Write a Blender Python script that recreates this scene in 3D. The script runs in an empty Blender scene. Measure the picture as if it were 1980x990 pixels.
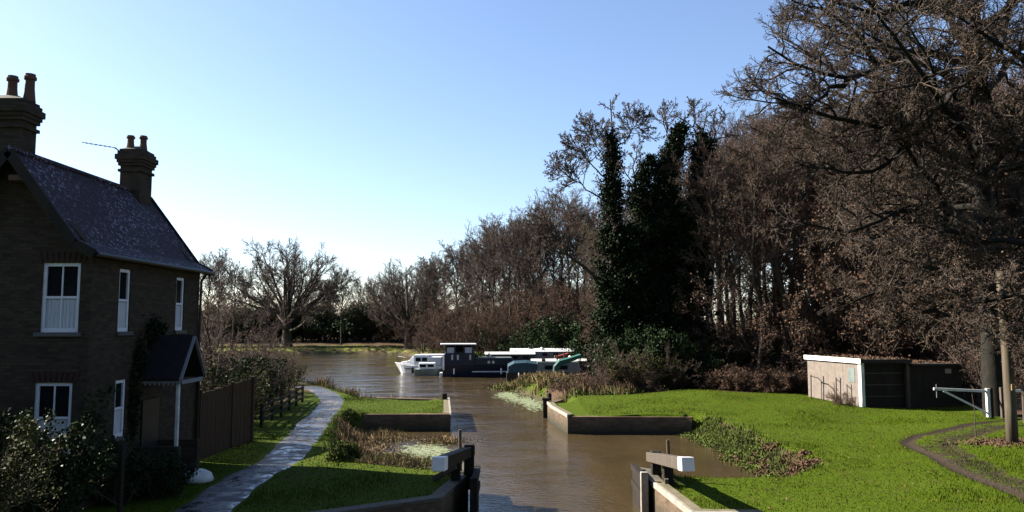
import bpy, math
import numpy as np
from mathutils import Vector, Matrix

# ------------------------------------------------------------------ basics
C = bpy.context.scene.collection
scn = bpy.context.scene
F = 1480.0                      # focal length in photo pixels (1980 wide)
PITCH = math.atan(130.0 / F)
EYE = np.array([0.0, 0.0, 4.0])
WATER = -0.75
_f = np.array([0, math.cos(PITCH), math.sin(PITCH)])
_u = np.array([0, -math.sin(PITCH), math.cos(PITCH)])


def ray(px, py):
    return _f + np.array([(px - 990) / F, 0, 0]) + _u * ((495 - py) / F)


def G(px, py, z=0.0):
    """ground point (at height z) seen at a photo pixel"""
    d = ray(px, py)
    k = (z - EYE[2]) / d[2]
    p = EYE + d * k
    return (float(p[0]), float(p[1]))


def D(px, py, Y):
    d = ray(px, py)
    k = Y / d[1]
    p = EYE + d * k
    return (float(p[0]), float(p[1]), float(p[2]))


def tag(o, label=None, cat=None, group=None, kind=None):
    if label: o['label'] = label
    if cat: o['category'] = cat
    if group: o['group'] = group
    if kind: o['kind'] = kind
    return o


def empty(name, loc=(0, 0, 0), rz=0.0, label=None, cat=None, group=None):
    o = bpy.data.objects.new(name, None)
    o.empty_display_size = 0.2
    C.objects.link(o)
    o.location = loc
    o.rotation_euler = (0, 0, rz)
    return tag(o, label, cat, group)


def link(name, me, mat=None, parent=None):
    o = bpy.data.objects.new(name, me)
    C.objects.link(o)
    if mat is not None and len(me.materials) == 0:
        me.materials.append(mat)
    if parent is not None:
        o.parent = parent
    return o


def copy_tree(o, loc, rz, scale=(1, 1, 1), label=None, group=None):
    r = o.copy(); C.objects.link(r)
    r.location = loc; r.rotation_euler = (0, 0, rz); r.scale = scale
    if label: r['label'] = label
    if group: r['group'] = group
    for ch in o.children:
        c = ch.copy(); C.objects.link(c); c.parent = r
        for g in ch.children:
            d = g.copy(); C.objects.link(d); d.parent = c
    return r


def np_mesh(name, verts, faces, smooth=False):
    """faces: (n,k) int array, or list of such arrays"""
    if not isinstance(faces, list): faces = [faces]
    faces = [f for f in faces if len(f)]
    me = bpy.data.meshes.new(name)
    verts = np.asarray(verts, dtype=np.float32)
    me.vertices.add(len(verts)); me.vertices.foreach_set('co', verts.ravel())
    nl = sum(f.size for f in faces); npoly = sum(len(f) for f in faces)
    me.loops.add(nl); me.polygons.add(npoly)
    me.loops.foreach_set('vertex_index', np.concatenate([f.ravel() for f in faces]).astype(np.int32))
    tot = np.concatenate([np.full(len(f), f.shape[1]) for f in faces]).astype(np.int32)
    st = np.zeros(npoly, np.int32); st[1:] = np.cumsum(tot)[:-1]
    me.polygons.foreach_set('loop_start', st)
    me.polygons.foreach_set('loop_total', tot)
    if smooth: me.polygons.foreach_set('use_smooth', np.ones(npoly, bool))
    me.update(calc_edges=True)
    return me


class MB:
    """mesh builder: boxes, prisms, tubes collected into one mesh"""
    def __init__(s): s.v = []; s.f = []
    def add(s, vs, fs):
        b = len(s.v); s.v += [tuple(map(float, v)) for v in vs]
        s.f += [tuple(b + i for i in f) for f in fs]; return s
    def box(s, a, b):
        x0, x1 = sorted((a[0], b[0])); y0, y1 = sorted((a[1], b[1])); z0, z1 = sorted((a[2], b[2]))
        return s.add([(x0,y0,z0),(x1,y0,z0),(x1,y1,z0),(x0,y1,z0),(x0,y0,z1),(x1,y0,z1),(x1,y1,z1),(x0,y1,z1)],
                     [(0,3,2,1),(4,5,6,7),(0,1,5,4),(1,2,6,5),(2,3,7,6),(3,0,4,7)])
    def bar(s, p, q, w, h, w2=None, h2=None, up=(0, 0, 1)):
        p = Vector(p); q = Vector(q); d = (q - p).normalized()
        u = Vector(up)
        if abs(d.dot(u)) > .98: u = Vector((0, 1, 0))
        r = d.cross(u).normalized(); t = r.cross(d).normalized()
        w2 = w if w2 is None else w2; h2 = h if h2 is None else h2
        vs = []
        for c, ww, hh in ((p, w, h), (q, w2, h2)):
            for sx, sy in ((-1,-1),(1,-1),(1,1),(-1,1)):
                vs.append(c + r*sx*ww/2 + t*sy*hh/2)
        return s.add(vs, [(0,1,2,3),(7,6,5,4),(0,4,5,1),(1,5,6,2),(2,6,7,3),(3,7,4,0)])
    def tube(s, pts, rad, n=8, cap=True):
        pts = [Vector(p) for p in pts]; b = len(s.v)
        if not hasattr(rad, '__len__'): rad = [rad]*len(pts)
        ref = None
        for i, p in enumerate(pts):
            t = (pts[min(i+1, len(pts)-1)] - pts[max(i-1, 0)]).normalized()
            if ref is None:
                ref = Vector((1,0,0)) if abs(t.x) < .8 else Vector((0,1,0))
            nn = (ref - t*ref.dot(t)).normalized(); bb = t.cross(nn)
            for k in range(n):
                a = 2*math.pi*k/n
                s.v.append(tuple(p + (nn*math.cos(a) + bb*math.sin(a))*rad[i]))
        for i in range(len(pts)-1):
            for k in range(n):
                a = b+i*n+k; c = b+i*n+(k+1) % n
                s.f.append((a, c, c+n, a+n))
        if cap:
            s.f.append(tuple(b+k for k in reversed(range(n))))
            s.f.append(tuple(b+(len(pts)-1)*n+k for k in range(n)))
        return s
    def prism(s, poly, z0, z1):
        n = len(poly); b = [(x, y, z0) for x, y in poly] + [(x, y, z1) for x, y in poly]
        return s.add(b, [tuple(reversed(range(n))), tuple(range(n, 2*n))] + [(i, (i+1) % n, n+(i+1) % n, n+i) for i in range(n)])
    def loft(s, rings, cap=True):
        b = len(s.v); n = len(rings[0])
        for r in rings: s.v += [tuple(map(float, p)) for p in r]
        for i in range(len(rings)-1):
            for k in range(n):
                a = b+i*n+k; c = b+i*n+(k+1) % n
                s.f.append((a, c, c+n, a+n))
        if cap:
            s.f.append(tuple(b+k for k in reversed(range(n)))); s.f.append(tuple(b+(len(rings)-1)*n+k for k in range(n)))
        return s
    def build(s, name, mat, parent=None, bevel=0, smooth=False, fix=True):
        me = bpy.data.meshes.new(name); me.from_pydata(s.v, [], s.f); me.update()
        if fix:
            import bmesh
            bm = bmesh.new(); bm.from_mesh(me); bmesh.ops.recalc_face_normals(bm, faces=bm.faces); bm.to_mesh(me); bm.free()
        if smooth:
            for p in me.polygons: p.use_smooth = True
        o = link(name, me, mat, parent)
        if bevel:
            m = o.modifiers.new('Bevel', 'BEVEL'); m.width = bevel; m.segments = 2; m.limit_method = 'ANGLE'
        return o


# ------------------------------------------------------------------ materials
def node_mat(name):
    m = bpy.data.materials.new(name); m.use_nodes = True
    nt = m.node_tree; bs = nt.nodes['Principled BSDF']
    return m, nt, bs


def N(nt, t, **kw):
    n = nt.nodes.new(t)
    for k, v in kw.items():
        if k in n.inputs.keys() if hasattr(n.inputs, 'keys') else False: n.inputs[k].default_value = v
        else: setattr(n, k, v)
    return n


def pos(nt): return nt.nodes.new('ShaderNodeNewGeometry').outputs['Position']
def objco(nt): return nt.nodes.new('ShaderNodeTexCoord').outputs['Object']


def noise(nt, vec, scale, detail=4, rough=.6, dist=0):
    n = nt.nodes.new('ShaderNodeTexNoise'); n.inputs['Scale'].default_value = scale
    n.inputs['Detail'].default_value = detail; n.inputs['Roughness'].default_value = rough
    n.inputs['Distortion'].default_value = dist
    nt.links.new(vec, n.inputs['Vector']); return n.outputs['Fac']


def ramp(nt, fac, stops):
    r = nt.nodes.new('ShaderNodeValToRGB'); e = r.color_ramp.elements
    while len(e) < len(stops): e.new(.5)
    for i, (p, c) in enumerate(stops):
        e[i].position = p; e[i].color = (*c, 1) if len(c) == 3 else c
    nt.links.new(fac, r.inputs['Fac']); return r.outputs['Color']


def mix(nt, fac, a, b, mode='MIX'):
    m = nt.nodes.new('ShaderNodeMix'); m.data_type = 'RGBA'; m.blend_type = mode
    for inp, v in ((m.inputs[0], fac), (m.inputs[6], a), (m.inputs[7], b)):
        if isinstance(v, (int, float)): inp.default_value = v
        elif isinstance(v, tuple): inp.default_value = (*v, 1) if len(v) == 3 else v
        else: nt.links.new(v, inp)
    return m.outputs[2]


def mapr(nt, fac, a, b, c=0, d=1):
    m = nt.nodes.new('ShaderNodeMapRange'); m.inputs[1].default_value = a; m.inputs[2].default_value = b
    m.inputs[3].default_value = c; m.inputs[4].default_value = d
    nt.links.new(fac, m.inputs[0]); return m.outputs[0]


def bump(nt, bs, h, strength=.5, dist=.02):
    b = nt.nodes.new('ShaderNodeBump'); b.inputs['Strength'].default_value = strength; b.inputs['Distance'].default_value = dist
    nt.links.new(h, b.inputs['Height']); nt.links.new(b.outputs['Normal'], bs.inputs['Normal'])


def scaled(nt, vec, s):
    m = nt.nodes.new('ShaderNodeMapping'); m.inputs['Scale'].default_value = s
    nt.links.new(vec, m.inputs['Vector']); return m.outputs['Vector']


def simple(name, c1, c2=None, rough=.7, scale=3.0, stretch=(1, 1, 1), bmp=.3, bd=.01, metal=0, spec=None):
    m, nt, bs = node_mat(name)
    c2 = c2 or tuple(x*.65 for x in c1)
    k_ = .80 if min(c1) > .5 else .46
    c1 = tuple(x*k_ for x in c1); c2 = tuple(x*k_ for x in c2)
    v = scaled(nt, objco(nt), stretch)
    f = noise(nt, v, scale, 6, .65)
    nt.links.new(ramp(nt, f, [(.3, c2), (.7, c1)]), bs.inputs['Base Color'])
    bs.inputs['Roughness'].default_value = rough; bs.inputs['Metallic'].default_value = metal
    bs.inputs['Specular IOR Level'].default_value = spec if spec is not None else (.5 if rough < .56 and bmp else (.15 if bmp else .03))
    if bmp: bump(nt, bs, f, bmp, bd)
    return m


def brick_mat(name, c1, c2, mortar, sc=1.0, dirt=.5, water=False):
    m, nt, bs = node_mat(name)
    p = pos(nt)
    sx = nt.nodes.new('ShaderNodeSeparateXYZ'); nt.links.new(p, sx.inputs[0])
    ad = nt.nodes.new('ShaderNodeMath'); ad.operation = 'ADD'
    nt.links.new(sx.outputs[0], ad.inputs[0]); nt.links.new(sx.outputs[1], ad.inputs[1])
    cb = nt.nodes.new('ShaderNodeCombineXYZ'); nt.links.new(ad.outputs[0], cb.inputs[0]); nt.links.new(sx.outputs[2], cb.inputs[1])
    b = nt.nodes.new('ShaderNodeTexBrick'); nt.links.new(cb.outputs[0], b.inputs['Vector'])
    b.inputs['Scale'].default_value = 1/sc
    b.inputs['Brick Width'].default_value = .225; b.inputs['Row Height'].default_value = .075
    b.inputs['Mortar Size'].default_value = .009; b.inputs['Color1'].default_value = (*c1, 1)
    b.inputs['Color2'].default_value = (*c2, 1); b.inputs['Mortar'].default_value = (*mortar, 1)
    n1 = noise(nt, p, .9, 5, .7); n2 = noise(nt, scaled(nt, p, (1, 1, 4)), 3, 4, .6)
    col = mix(nt, mapr(nt, n1, .35, .7, 0, dirt), b.outputs['Color'], (.016, .014, .011))
    col = mix(nt, mapr(nt, n2, .5, .75, 0, .45), col, tuple(x*1.3 for x in c1))
    if water:
        wet = mapr(nt, sx.outputs[2], WATER+.05, WATER+.55, .88, .1)  # wet algae stain, extended upwards to darken the shaded wall fronts
        col = mix(nt, wet, col, (.02, .022, .014))
    nt.links.new(col, bs.inputs['Base Color'])
    bs.inputs['Roughness'].default_value = .85; bs.inputs['Specular IOR Level'].default_value = .1
    bump(nt, bs, b.outputs['Fac'], -.8, .01)
    return m


M = {}
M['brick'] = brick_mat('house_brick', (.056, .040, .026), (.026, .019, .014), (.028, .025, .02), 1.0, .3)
M['brick_arch'] = simple('red_arch_brick', (.09, .045, .032), (.06, .032, .024), .8, 14)
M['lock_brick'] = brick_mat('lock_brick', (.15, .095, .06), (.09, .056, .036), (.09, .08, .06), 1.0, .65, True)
M['stone'] = simple('coping_stone', (.55, .50, .42), (.3, .27, .22), .8, 5, bmp=.4)
M['stone_dk'] = simple('worn_coping', (.20, .18, .14), (.11, .10, .075), .8, 5, bmp=.4)  # darker coping tone, used on near walls and chimney caps
M['stone_mid'] = simple('mossy_coping', (.30, .25, .17), (.15, .14, .07), .8, 4, bmp=.4)
M['white'] = simple('white_paint', (.8, .8, .78), (.68, .68, .66), .45, 6, bmp=.1)
M['trim'] = simple('dull_porch_trim', (.42, .43, .46), (.3, .31, .34), .7, 5, bmp=.1, spec=.1)
M['frame'] = simple('dull_window_paint', (.75, .76, .8), (.6, .61, .66), .6, 5, bmp=.1, spec=.2)
M['whited'] = simple('weathered_white_paint', (.74, .73, .7), (.46, .45, .42), .6, 5, bmp=.15)
M['darkwood'] = simple('dark_wet_timber', (.045, .035, .026), (.022, .018, .014), .7, 4, (1, 1, .2), .5)
M['greywood'] = simple('weathered_timber', (.17, .14, .11), (.09, .07, .055), .8, 5, (2, 2, .3), .5)
M['fencewood'] = simple('brown_fence_timber', (.14, .085, .05), (.07, .045, .03), .8, 4, (3, 3, .4), .4)
M['polewood'] = simple('pole_timber', (.19, .15, .10), (.07, .055, .04), .8, 6, (2, 2, .15), .4)
M['terracotta'] = simple('terracotta', (.24, .13, .09), (.15, .08, .06), .8, 6)
M['black'] = simple('black_paint', (.02, .02, .022), (.012, .012, .014), .5, 5)
M['lead'] = simple('lead_sheet', (.12, .12, .13), (.08, .08, .09), .5, 5)
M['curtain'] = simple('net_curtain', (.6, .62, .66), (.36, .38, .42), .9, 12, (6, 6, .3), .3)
M['glass'] = simple('dark_window_glass', (.02, .024, .03), (.014, .017, .02), .06, 2, bmp=0)
M['bark'] = simple('bark', (.115, .095, .07), (.05, .042, .032), .9, 7, (1, 1, .35), .7, .02)
M['barkpale'] = simple('pale_bark', (.20, .18, .14), (.09, .08, .065), .9, 6, (1, 1, .5), .6, .02)
M['oakbark'] = simple('mossy_oak_bark', (.036, .032, .024), (.013, .012, .010), .9, 5, (1, 1, .6), .8, .03)
M['oaktwig'] = simple('dark_oak_twigs', (.155, .115, .085), (.08, .058, .045), .9, 2)
M['twig'] = simple('grey_brown_twigs', (.19, .145, .12), (.10, .075, .06), .9, 2)
M['twigred'] = simple('red_brown_twigs', (.19, .128, .10), (.10, .067, .052), .9, 2)
M['twigolive'] = simple('olive_twigs', (.15, .125, .07), (.08, .065, .04), .9, 2)
M['deadleaf'] = simple('dead_leaves', (.235, .14, .09), (.12, .075, .05), .9, 1.5, bmp=0)
M['ivy'] = simple('ivy_leaves', (.035, .055, .022), (.014, .022, .011), .5, 1.5, bmp=0)
M['evergreen'] = simple('evergreen_leaves', (.05, .085, .03), (.022, .04, .016), .45, 2, bmp=0)
M['hedge'] = simple('hedge_leaves', (.14, .15, .035), (.04, .048, .018), .6, 2.5, bmp=0)
M['bankleaf'] = simple('bank_weeds', (.19, .25, .05), (.06, .065, .028), .7, 1.6, bmp=0)
M['reed'] = simple('dead_reed_stems', (.42, .31, .17), (.20, .13, .075), .8, 1.3, bmp=0)
M['rushgreen'] = simple('green_rushes', (.20, .24, .07), (.12, .11, .045), .7, 1.0, bmp=0)
M['bladegrass'] = simple('lawn_grass', (.130, .175, .007), (.045, .082, .004), .6, 1.1, bmp=0)
M['navy'] = simple('navy_paint', (.012, .022, .055), (.008, .014, .034), .35, 3, bmp=.05)
M['teal'] = simple('teal_cover', (.015, .075, .10), (.01, .045, .065), .5, 3, bmp=.2)
M['green'] = simple('green_tarpaulin', (.02, .17, .12), (.012, .10, .075), .5, 3, bmp=.3)
M['greyboat'] = simple('grey_green_paint', (.27, .33, .31), (.17, .21, .2), .45, 3, bmp=.1)
M['redcover'] = simple('red_cover', (.40, .07, .05), (.25, .045, .035), .6, 4)
M['concrete'] = simple('shed_panel', (.33, .275, .235), (.23, .19, .16), .85, 5, bmp=.25)
M['felt'] = simple('roof_felt', (.09, .085, .08), (.045, .042, .04), .9, 6, bmp=.4)
M['metal'] = simple('galvanised_metal', (.35, .35, .36), (.24, .24, .25), .45, 6, metal=.6)
M['weed'] = simple('duckweed', (.36, .40, .24), (.24, .28, .14), .8, 6, bmp=.1)


def roof_mat():
    m, nt, bs = node_mat('plain_roof_tiles'); p = pos(nt)
    b = nt.nodes.new('ShaderNodeTexBrick')
    sx = nt.nodes.new('ShaderNodeSeparateXYZ'); nt.links.new(p, sx.inputs[0])
    cb = nt.nodes.new('ShaderNodeCombineXYZ'); nt.links.new(sx.outputs[1], cb.inputs[0]); nt.links.new(sx.outputs[2], cb.inputs[1])
    nt.links.new(cb.outputs[0], b.inputs['Vector']); b.inputs['Scale'].default_value = 1
    b.inputs['Brick Width'].default_value = .17; b.inputs['Row Height'].default_value = .085; b.inputs['Mortar Size'].default_value = .006
    b.inputs['Color1'].default_value = (.036, .024, .028, 1); b.inputs['Color2'].default_value = (.022, .013, .020, 1); b.inputs['Mortar'].default_value = (.015, .012, .015, 1)
    l = noise(nt, p, 11, 3, .7); l2 = noise(nt, p, .8, 3, .5)
    k = nt.nodes.new('ShaderNodeMath'); k.operation = 'MULTIPLY'
    nt.links.new(mapr(nt, l, .57, .61), k.inputs[0]); nt.links.new(mapr(nt, l2, .38, .6, .1, .9), k.inputs[1])
    col = mix(nt, k.outputs[0], b.outputs['Color'], (.24, .23, .30))
    nt.links.new(col, bs.inputs['Base Color']); bs.inputs['Roughness'].default_value = .75; bs.inputs['Specular IOR Level'].default_value = .12
    bump(nt, bs, b.outputs['Fac'], -.8, .012)
    return m


M['roof'] = roof_mat()
M['roofdark'] = simple('dark_porch_tiles', (.045, .035, .04), (.02, .017, .02), .8, 9, bmp=.5)


def water_mat():
    m, nt, bs = node_mat('murky_canal_water'); p = pos(nt)
    n0 = noise(nt, scaled(nt, p, (.5, .16, 1)), .9, 4, .6, .6)
    nt.links.new(ramp(nt, n0, [(.35, (.034, .024, .012)), (.7, (.050, .035, .017))]), bs.inputs['Base Color'])
    bs.inputs['IOR'].default_value = 1.33
    bs.inputs['Specular IOR Level'].default_value = .5
    band = noise(nt, scaled(nt, p, (.25, .9, 1)), .22, 3, .55, .5)
    nt.links.new(mapr(nt, band, .4, .65, .04, .14), bs.inputs['Roughness'])
    n1 = noise(nt, scaled(nt, p, (1, .55, 1)), 2.4, 4, .55, .3)
    n2 = noise(nt, scaled(nt, p, (.6, .9, 1)), .55, 2, .5, .2)
    k = nt.nodes.new('ShaderNodeMath'); k.operation = 'MULTIPLY'
    nt.links.new(n1, k.inputs[0]); nt.links.new(mapr(nt, band, .42, .6, .12, 1.0), k.inputs[1])
    a = nt.nodes.new('ShaderNodeMath'); a.operation = 'ADD'
    nt.links.new(k.outputs[0], a.inputs[0]); nt.links.new(n2, a.inputs[1])
    sp = nt.nodes.new('ShaderNodeSeparateXYZ'); nt.links.new(p, sp.inputs[0])
    k2 = nt.nodes.new('ShaderNodeMath'); k2.operation = 'MULTIPLY'
    nt.links.new(a.outputs[0], k2.inputs[0]); nt.links.new(mapr(nt, sp.outputs[1], 30, 62, .13, 1.25), k2.inputs[1])
    fine = noise(nt, scaled(nt, p, (.55, 1.1, 1)), 6.5, 3, .6, .2)
    k3 = nt.nodes.new('ShaderNodeMath'); k3.operation = 'MULTIPLY'; nt.links.new(fine, k3.inputs[0])
    nt.links.new(mapr(nt, n2, .3, .65, .06, .26), k3.inputs[1])
    k4 = nt.nodes.new('ShaderNodeMath'); k4.operation = 'ADD'; nt.links.new(k2.outputs[0], k4.inputs[0]); nt.links.new(k3.outputs[0], k4.inputs[1])
    bump(nt, bs, k4.outputs[0], 1.0, .09)
    return m


def ground_mat():
    m, nt, bs = node_mat('lawn_and_soil'); p = pos(nt)
    at = nt.nodes.new('ShaderNodeAttribute'); at.attribute_name = 'mask'
    sep = nt.nodes.new('ShaderNodeSeparateColor'); nt.links.new(at.outputs['Color'], sep.inputs[0])
    g1 = noise(nt, p, 1.3, 6, .7); g2 = noise(nt, p, 14, 5, .7); g3 = noise(nt, p, .25, 3, .5)
    grass = ramp(nt, g2, [(.3, (.014, .028, .001)), (.5, (.038, .063, .002)), (.72, (.066, .095, .003))])
    grass = mix(nt, mapr(nt, g1, .4, .72, 0, .7), grass, (.040, .044, .006))
    grass = mix(nt, mapr(nt, g3, .45, .65, 0, .35), grass, (.050, .070, .006))
    lit = ramp(nt, g2, [(.3, (.022, .014, .009)), (.5, (.055, .034, .022)), (.7, (.11, .062, .04))])
    mud = ramp(nt, g2, [(.3, (.014, .011, .008)), (.7, (.045, .034, .024))])
    def sh(ch, w=.45):
        a = nt.nodes.new('ShaderNodeMath'); a.operation = 'ADD'
        nt.links.new(ch, a.inputs[0]); nt.links.new(mapr(nt, g1, .3, .7, -w, w), a.inputs[1])
        return mapr(nt, a.outputs[0], .35, .65)
    grass = mix(nt, sep.outputs[2], grass, (.15, .175, .03))
    col = mix(nt, sh(sep.outputs[0]), grass, lit)
    col = mix(nt, sh(sep.outputs[1], .3), col, mud)
    sx = nt.nodes.new('ShaderNodeSeparateXYZ'); nt.links.new(p, sx.inputs[0])
    col = mix(nt, mapr(nt, sx.outputs[2], -.7, -.3, 1, 0), col, (.05, .04, .025))
    nt.links.new(col, bs.inputs['Base Color']); bs.inputs['Roughness'].default_value = .9
    bs.inputs['Specular IOR Level'].default_value = .05
    bump(nt, bs, g2, .8, .04)
    return m


def path_mat():
    m, nt, bs = node_mat('wet_towpath'); p = pos(nt)
    n1 = noise(nt, scaled(nt, p, (.8, 1.2, 1)), 2.2, 6, .68, .6); n2 = noise(nt, p, 18, 4, .7)
    wet = mapr(nt, n1, .44, .58)
    dry = ramp(nt, n2, [(.3, (.03, .026, .026)), (.7, (.085, .075, .07))])
    col = mix(nt, wet, dry, (.022, .02, .02))
    nt.links.new(col, bs.inputs['Base Color'])
    nt.links.new(mapr(nt, wet, 0, 1, .8, .17), bs.inputs['Roughness'])
    h = mix(nt, wet, n2, (.42, .42, .42)); bump(nt, bs, h, .5, .012)
    return m


M['water'] = water_mat(); M['ground'] = ground_mat(); M['path'] = path_mat()

# ------------------------------------------------------------------ water outline (x, y), hard = walled edge to the NEXT vertex
WP = [  # clockwise from near right
    ((5.15, 8.0), 1), ((4.95, 16.33), 1), ((3.77, 16.4), 1), ((3.50, 19.7), 1), ((3.50, 21.5), 1), ((4.3, 21.6), 0), ((7.0, 21.6), 0),
    ((7.9, 22.6), 0), ((8.1, 25.5), 0), ((8.0, 29.0), 0), ((7.9, 32.2), 0), ((7.5, 33.4), 1), ((2.4, 33.5), 1), ((1.9, 37.0), 1), ((1.75, 39.6), 0),
    ((2.4, 41.2), 0), ((2.4, 45), 0), ((.8, 51), 0), ((-.2, 56.0), 0), ((1.5, 59.5), 0), ((5, 60.5), 0), ((10, 61.5), 0), ((14, 65), 0), ((14, 80), 0), ((4, 86), 0), ((-6, 95), 0), ((-14, 108), 0),
    ((-17, 119), 0), ((-24, 121.5), 0), ((-60, 121), 0), ((-140, 124), 0), ((-140, 100), 0), ((-60, 84), 0), ((-27, 73), 0), ((-19.5, 66.5), 0), ((-16.3, 59), 0), ((-13.6, 53.5), 0),
    ((-9.6, 46.5), 0), ((-7.6, 42.6), 0), ((-3.35, 41.3), 1), ((-2.72, 34.4), 1), ((-6.55, 34.42), 0), ((-6.45, 32.6), 0), ((-6.0, 30), 0), ((-5.1, 26), 0), ((-3.9, 23.2), 0), ((-1.3, 22.0), 1),
    ((-1.15, 20.6), 1), ((-1.6, 17.8), 1), ((-3.9, 16.3), 1), ((-6.2, 15.0), 0), ((-6.5, 3.0), 0), ((5.2, 3.0), 0)]
WV = np.array([p for p, h in WP]); WH = np.array([h for p, h in WP], bool)


def seg_d(P, a, b):
    ab = b - a; t = np.clip(((P - a) @ ab) / (ab @ ab), 0, 1)
    return np.linalg.norm(P - (a + t[:, None]*ab), axis=1)


def water_sdf(P):
    """signed distance, positive on land; and whether the nearest edge is walled"""
    best = np.full(len(P), 1e9); hard = np.zeros(len(P), bool); ins = np.zeros(len(P), bool)
    n = len(WV)
    for i in range(n):
        a, b = WV[i], WV[(i+1) % n]
        d = seg_d(P, a, b); m = d < best
        best = np.where(m, d, best); hard = np.where(m, WH[i], hard)
        c = (a[1] > P[:, 1]) != (b[1] > P[:, 1])
        with np.errstate(divide='ignore', invalid='ignore'):
            xi = (b[0]-a[0])*(P[:, 1]-a[1])/(b[1]-a[1]) + a[0]
        ins ^= c & (P[:, 0] < xi)
    return np.where(ins, -best, best), hard


def poly_d(P, pts):
    pts = np.array(pts, float); d = np.full(len(P), 1e9)
    for i in range(len(pts)-1): d = np.minimum(d, seg_d(P, pts[i], pts[i+1]))
    return d


def sstep(x): x = np.clip(x, 0, 1); return x*x*(3-2*x)


RUT1 = [G(*q) for q in ((2060, 1005), (1975, 966), (1900, 935), (1830, 900), (1775, 868), (1752, 850), (1775, 838), (1850, 829), (1930, 815), (2000, 805))]
RUT2 = [G(*q) for q in ((2080, 985), (1985, 945), (1910, 908), (1850, 878), (1835, 862), (1855, 846), (1930, 832), (2010, 818))]
_rs = np.random.RandomState(3)
_W = [(_rs.uniform(.15, 1.6), _rs.uniform(0, 6.28), _rs.uniform(0, 6.28)) for _ in range(14)]


def ground_z(P):
    P = np.asarray(P, float)
    x, y = P[:, 0], P[:, 1]
    z = np.zeros(len(P))
    for k, a, ph in _W: z += np.sin(k*(x*np.cos(a)+y*np.sin(a))+ph)*.016/k**.6
    z += .34*np.exp(-((x-9.5)/5)**2-((y-41)/4.5)**2)
    z += 3.2*sstep((y-45)/34)*sstep((x-4-(y-45)*-.1)/12)          # the wooded slope behind the lawn
    z += 2.0*sstep((y-128)/40)*sstep((70-np.abs(x+40))/60+.3)*.4
    z -= .07*np.exp(-(poly_d(P, RUT1)/.17)**2) + .035*np.exp(-(poly_d(P, RUT2)/.22)**2)
    sd, hard = water_sdf(P)
    land = z
    hd = -1.5 + (land+1.5)*sstep((sd-.02)/.09)
    sf = np.where(sd > 0, WATER + (land-WATER)*sstep(sd/1.15)**.8, WATER - .9*sstep(-sd/1.5))
    return np.where(hard, hd, sf), sd


def axis(segs):
    out = [segs[0][0]]
    for a, b, s in segs:
        n = max(1, int(round((b-a)/s))); out += list(np.linspace(a, b, n+1)[1:])
    return np.array(out)


def geo(a, b, s0, r):
    """growing spacing from a outwards to b"""
    out = []; x = a; s = s0; sg = 1 if b > a else -1
    while (b-x)*sg > 0: x += sg*s; out.append(x); s *= r
    return out


gx = np.array(sorted(geo(-16, -2500, .4, 1.12)) + list(axis([(-16, 24, .125)])) + geo(24, 2500, .4, 1.12))
gy = np.array(sorted(geo(14, -60, .5, 1.15)) + list(axis([(14, 44, .125), (44, 80, .4), (80, 130, .8)])) + geo(130, 4000, 1.2, 1.15))
X, Y = np.meshgrid(gx, gy); P = np.stack([X.ravel(), Y.ravel()], 1)
Z, SD = ground_z(P)
V = np.column_stack([P, Z])
nx, ny = len(gx), len(gy)
ii = np.arange(nx*ny).reshape(ny, nx)
FQ = np.stack([ii[:-1, :-1], ii[:-1, 1:], ii[1:, 1:], ii[1:, :-1]], -1).reshape(-1, 4)
gm = np_mesh('ground', V, FQ, smooth=True)
x, y = P[:, 0], P[:, 1]
edgeY = 42.5+.35*np.sin(x*.9)+.3*np.sin(x*2.3+1)
litter = sstep((y-edgeY)/1.2+.3)*sstep((x-2)/2+.5)*sstep((y*.0+1))
litter = np.maximum(litter, 1.0*np.exp(-(((x-17.6)/1.9)**2+((y-25.8)/.9)**2))*(x > 14))
litter = np.maximum(litter, sstep((x-21)/2)*sstep((y-26)/3))
litter = np.maximum(litter, .55*sstep((y-22)/3)*sstep((-10.5-x)/1.5))
litter = np.where((SD < .9) & (x > 6) & (x < 9.5) & (y > 22) & (y < 33), .8, litter)
litter = np.where((y > 138), .75, litter)
mud = np.exp(-(poly_d(P, RUT1)/.22)**2)*1.05 + .5*np.exp(-(poly_d(P, RUT2)/.4)**2)
mud += .42*np.exp(-((poly_d(P, [( (a[0]+b[0])/2, (a[1]+b[1])/2) for a, b in zip(RUT1[:8], RUT2)])/.6)**2))
mud = np.maximum(mud, .8*np.exp(-((x-4.1)/.45)**2-((y-20.4)/1.2)**2))
meadow = sstep((y-115)/4)*sstep((141-y)/4)
col = np.column_stack([np.clip(litter, 0, 1), np.clip(mud, 0, 1), meadow, np.ones(len(x))]).astype(np.float32)
ca = gm.color_attributes.new('mask', 'FLOAT_COLOR', 'POINT'); ca.data.foreach_set('color', col.ravel())
tag(link('ground', gm, M['ground']), kind='structure')

b = MB(); b.add([(-400, -20, WATER), (60, -20, WATER), (60, 140, WATER), (-400, 140, WATER)], [(0, 1, 2, 3)])
tag(b.build('water', M['water'], fix=False), kind='structure')

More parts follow.
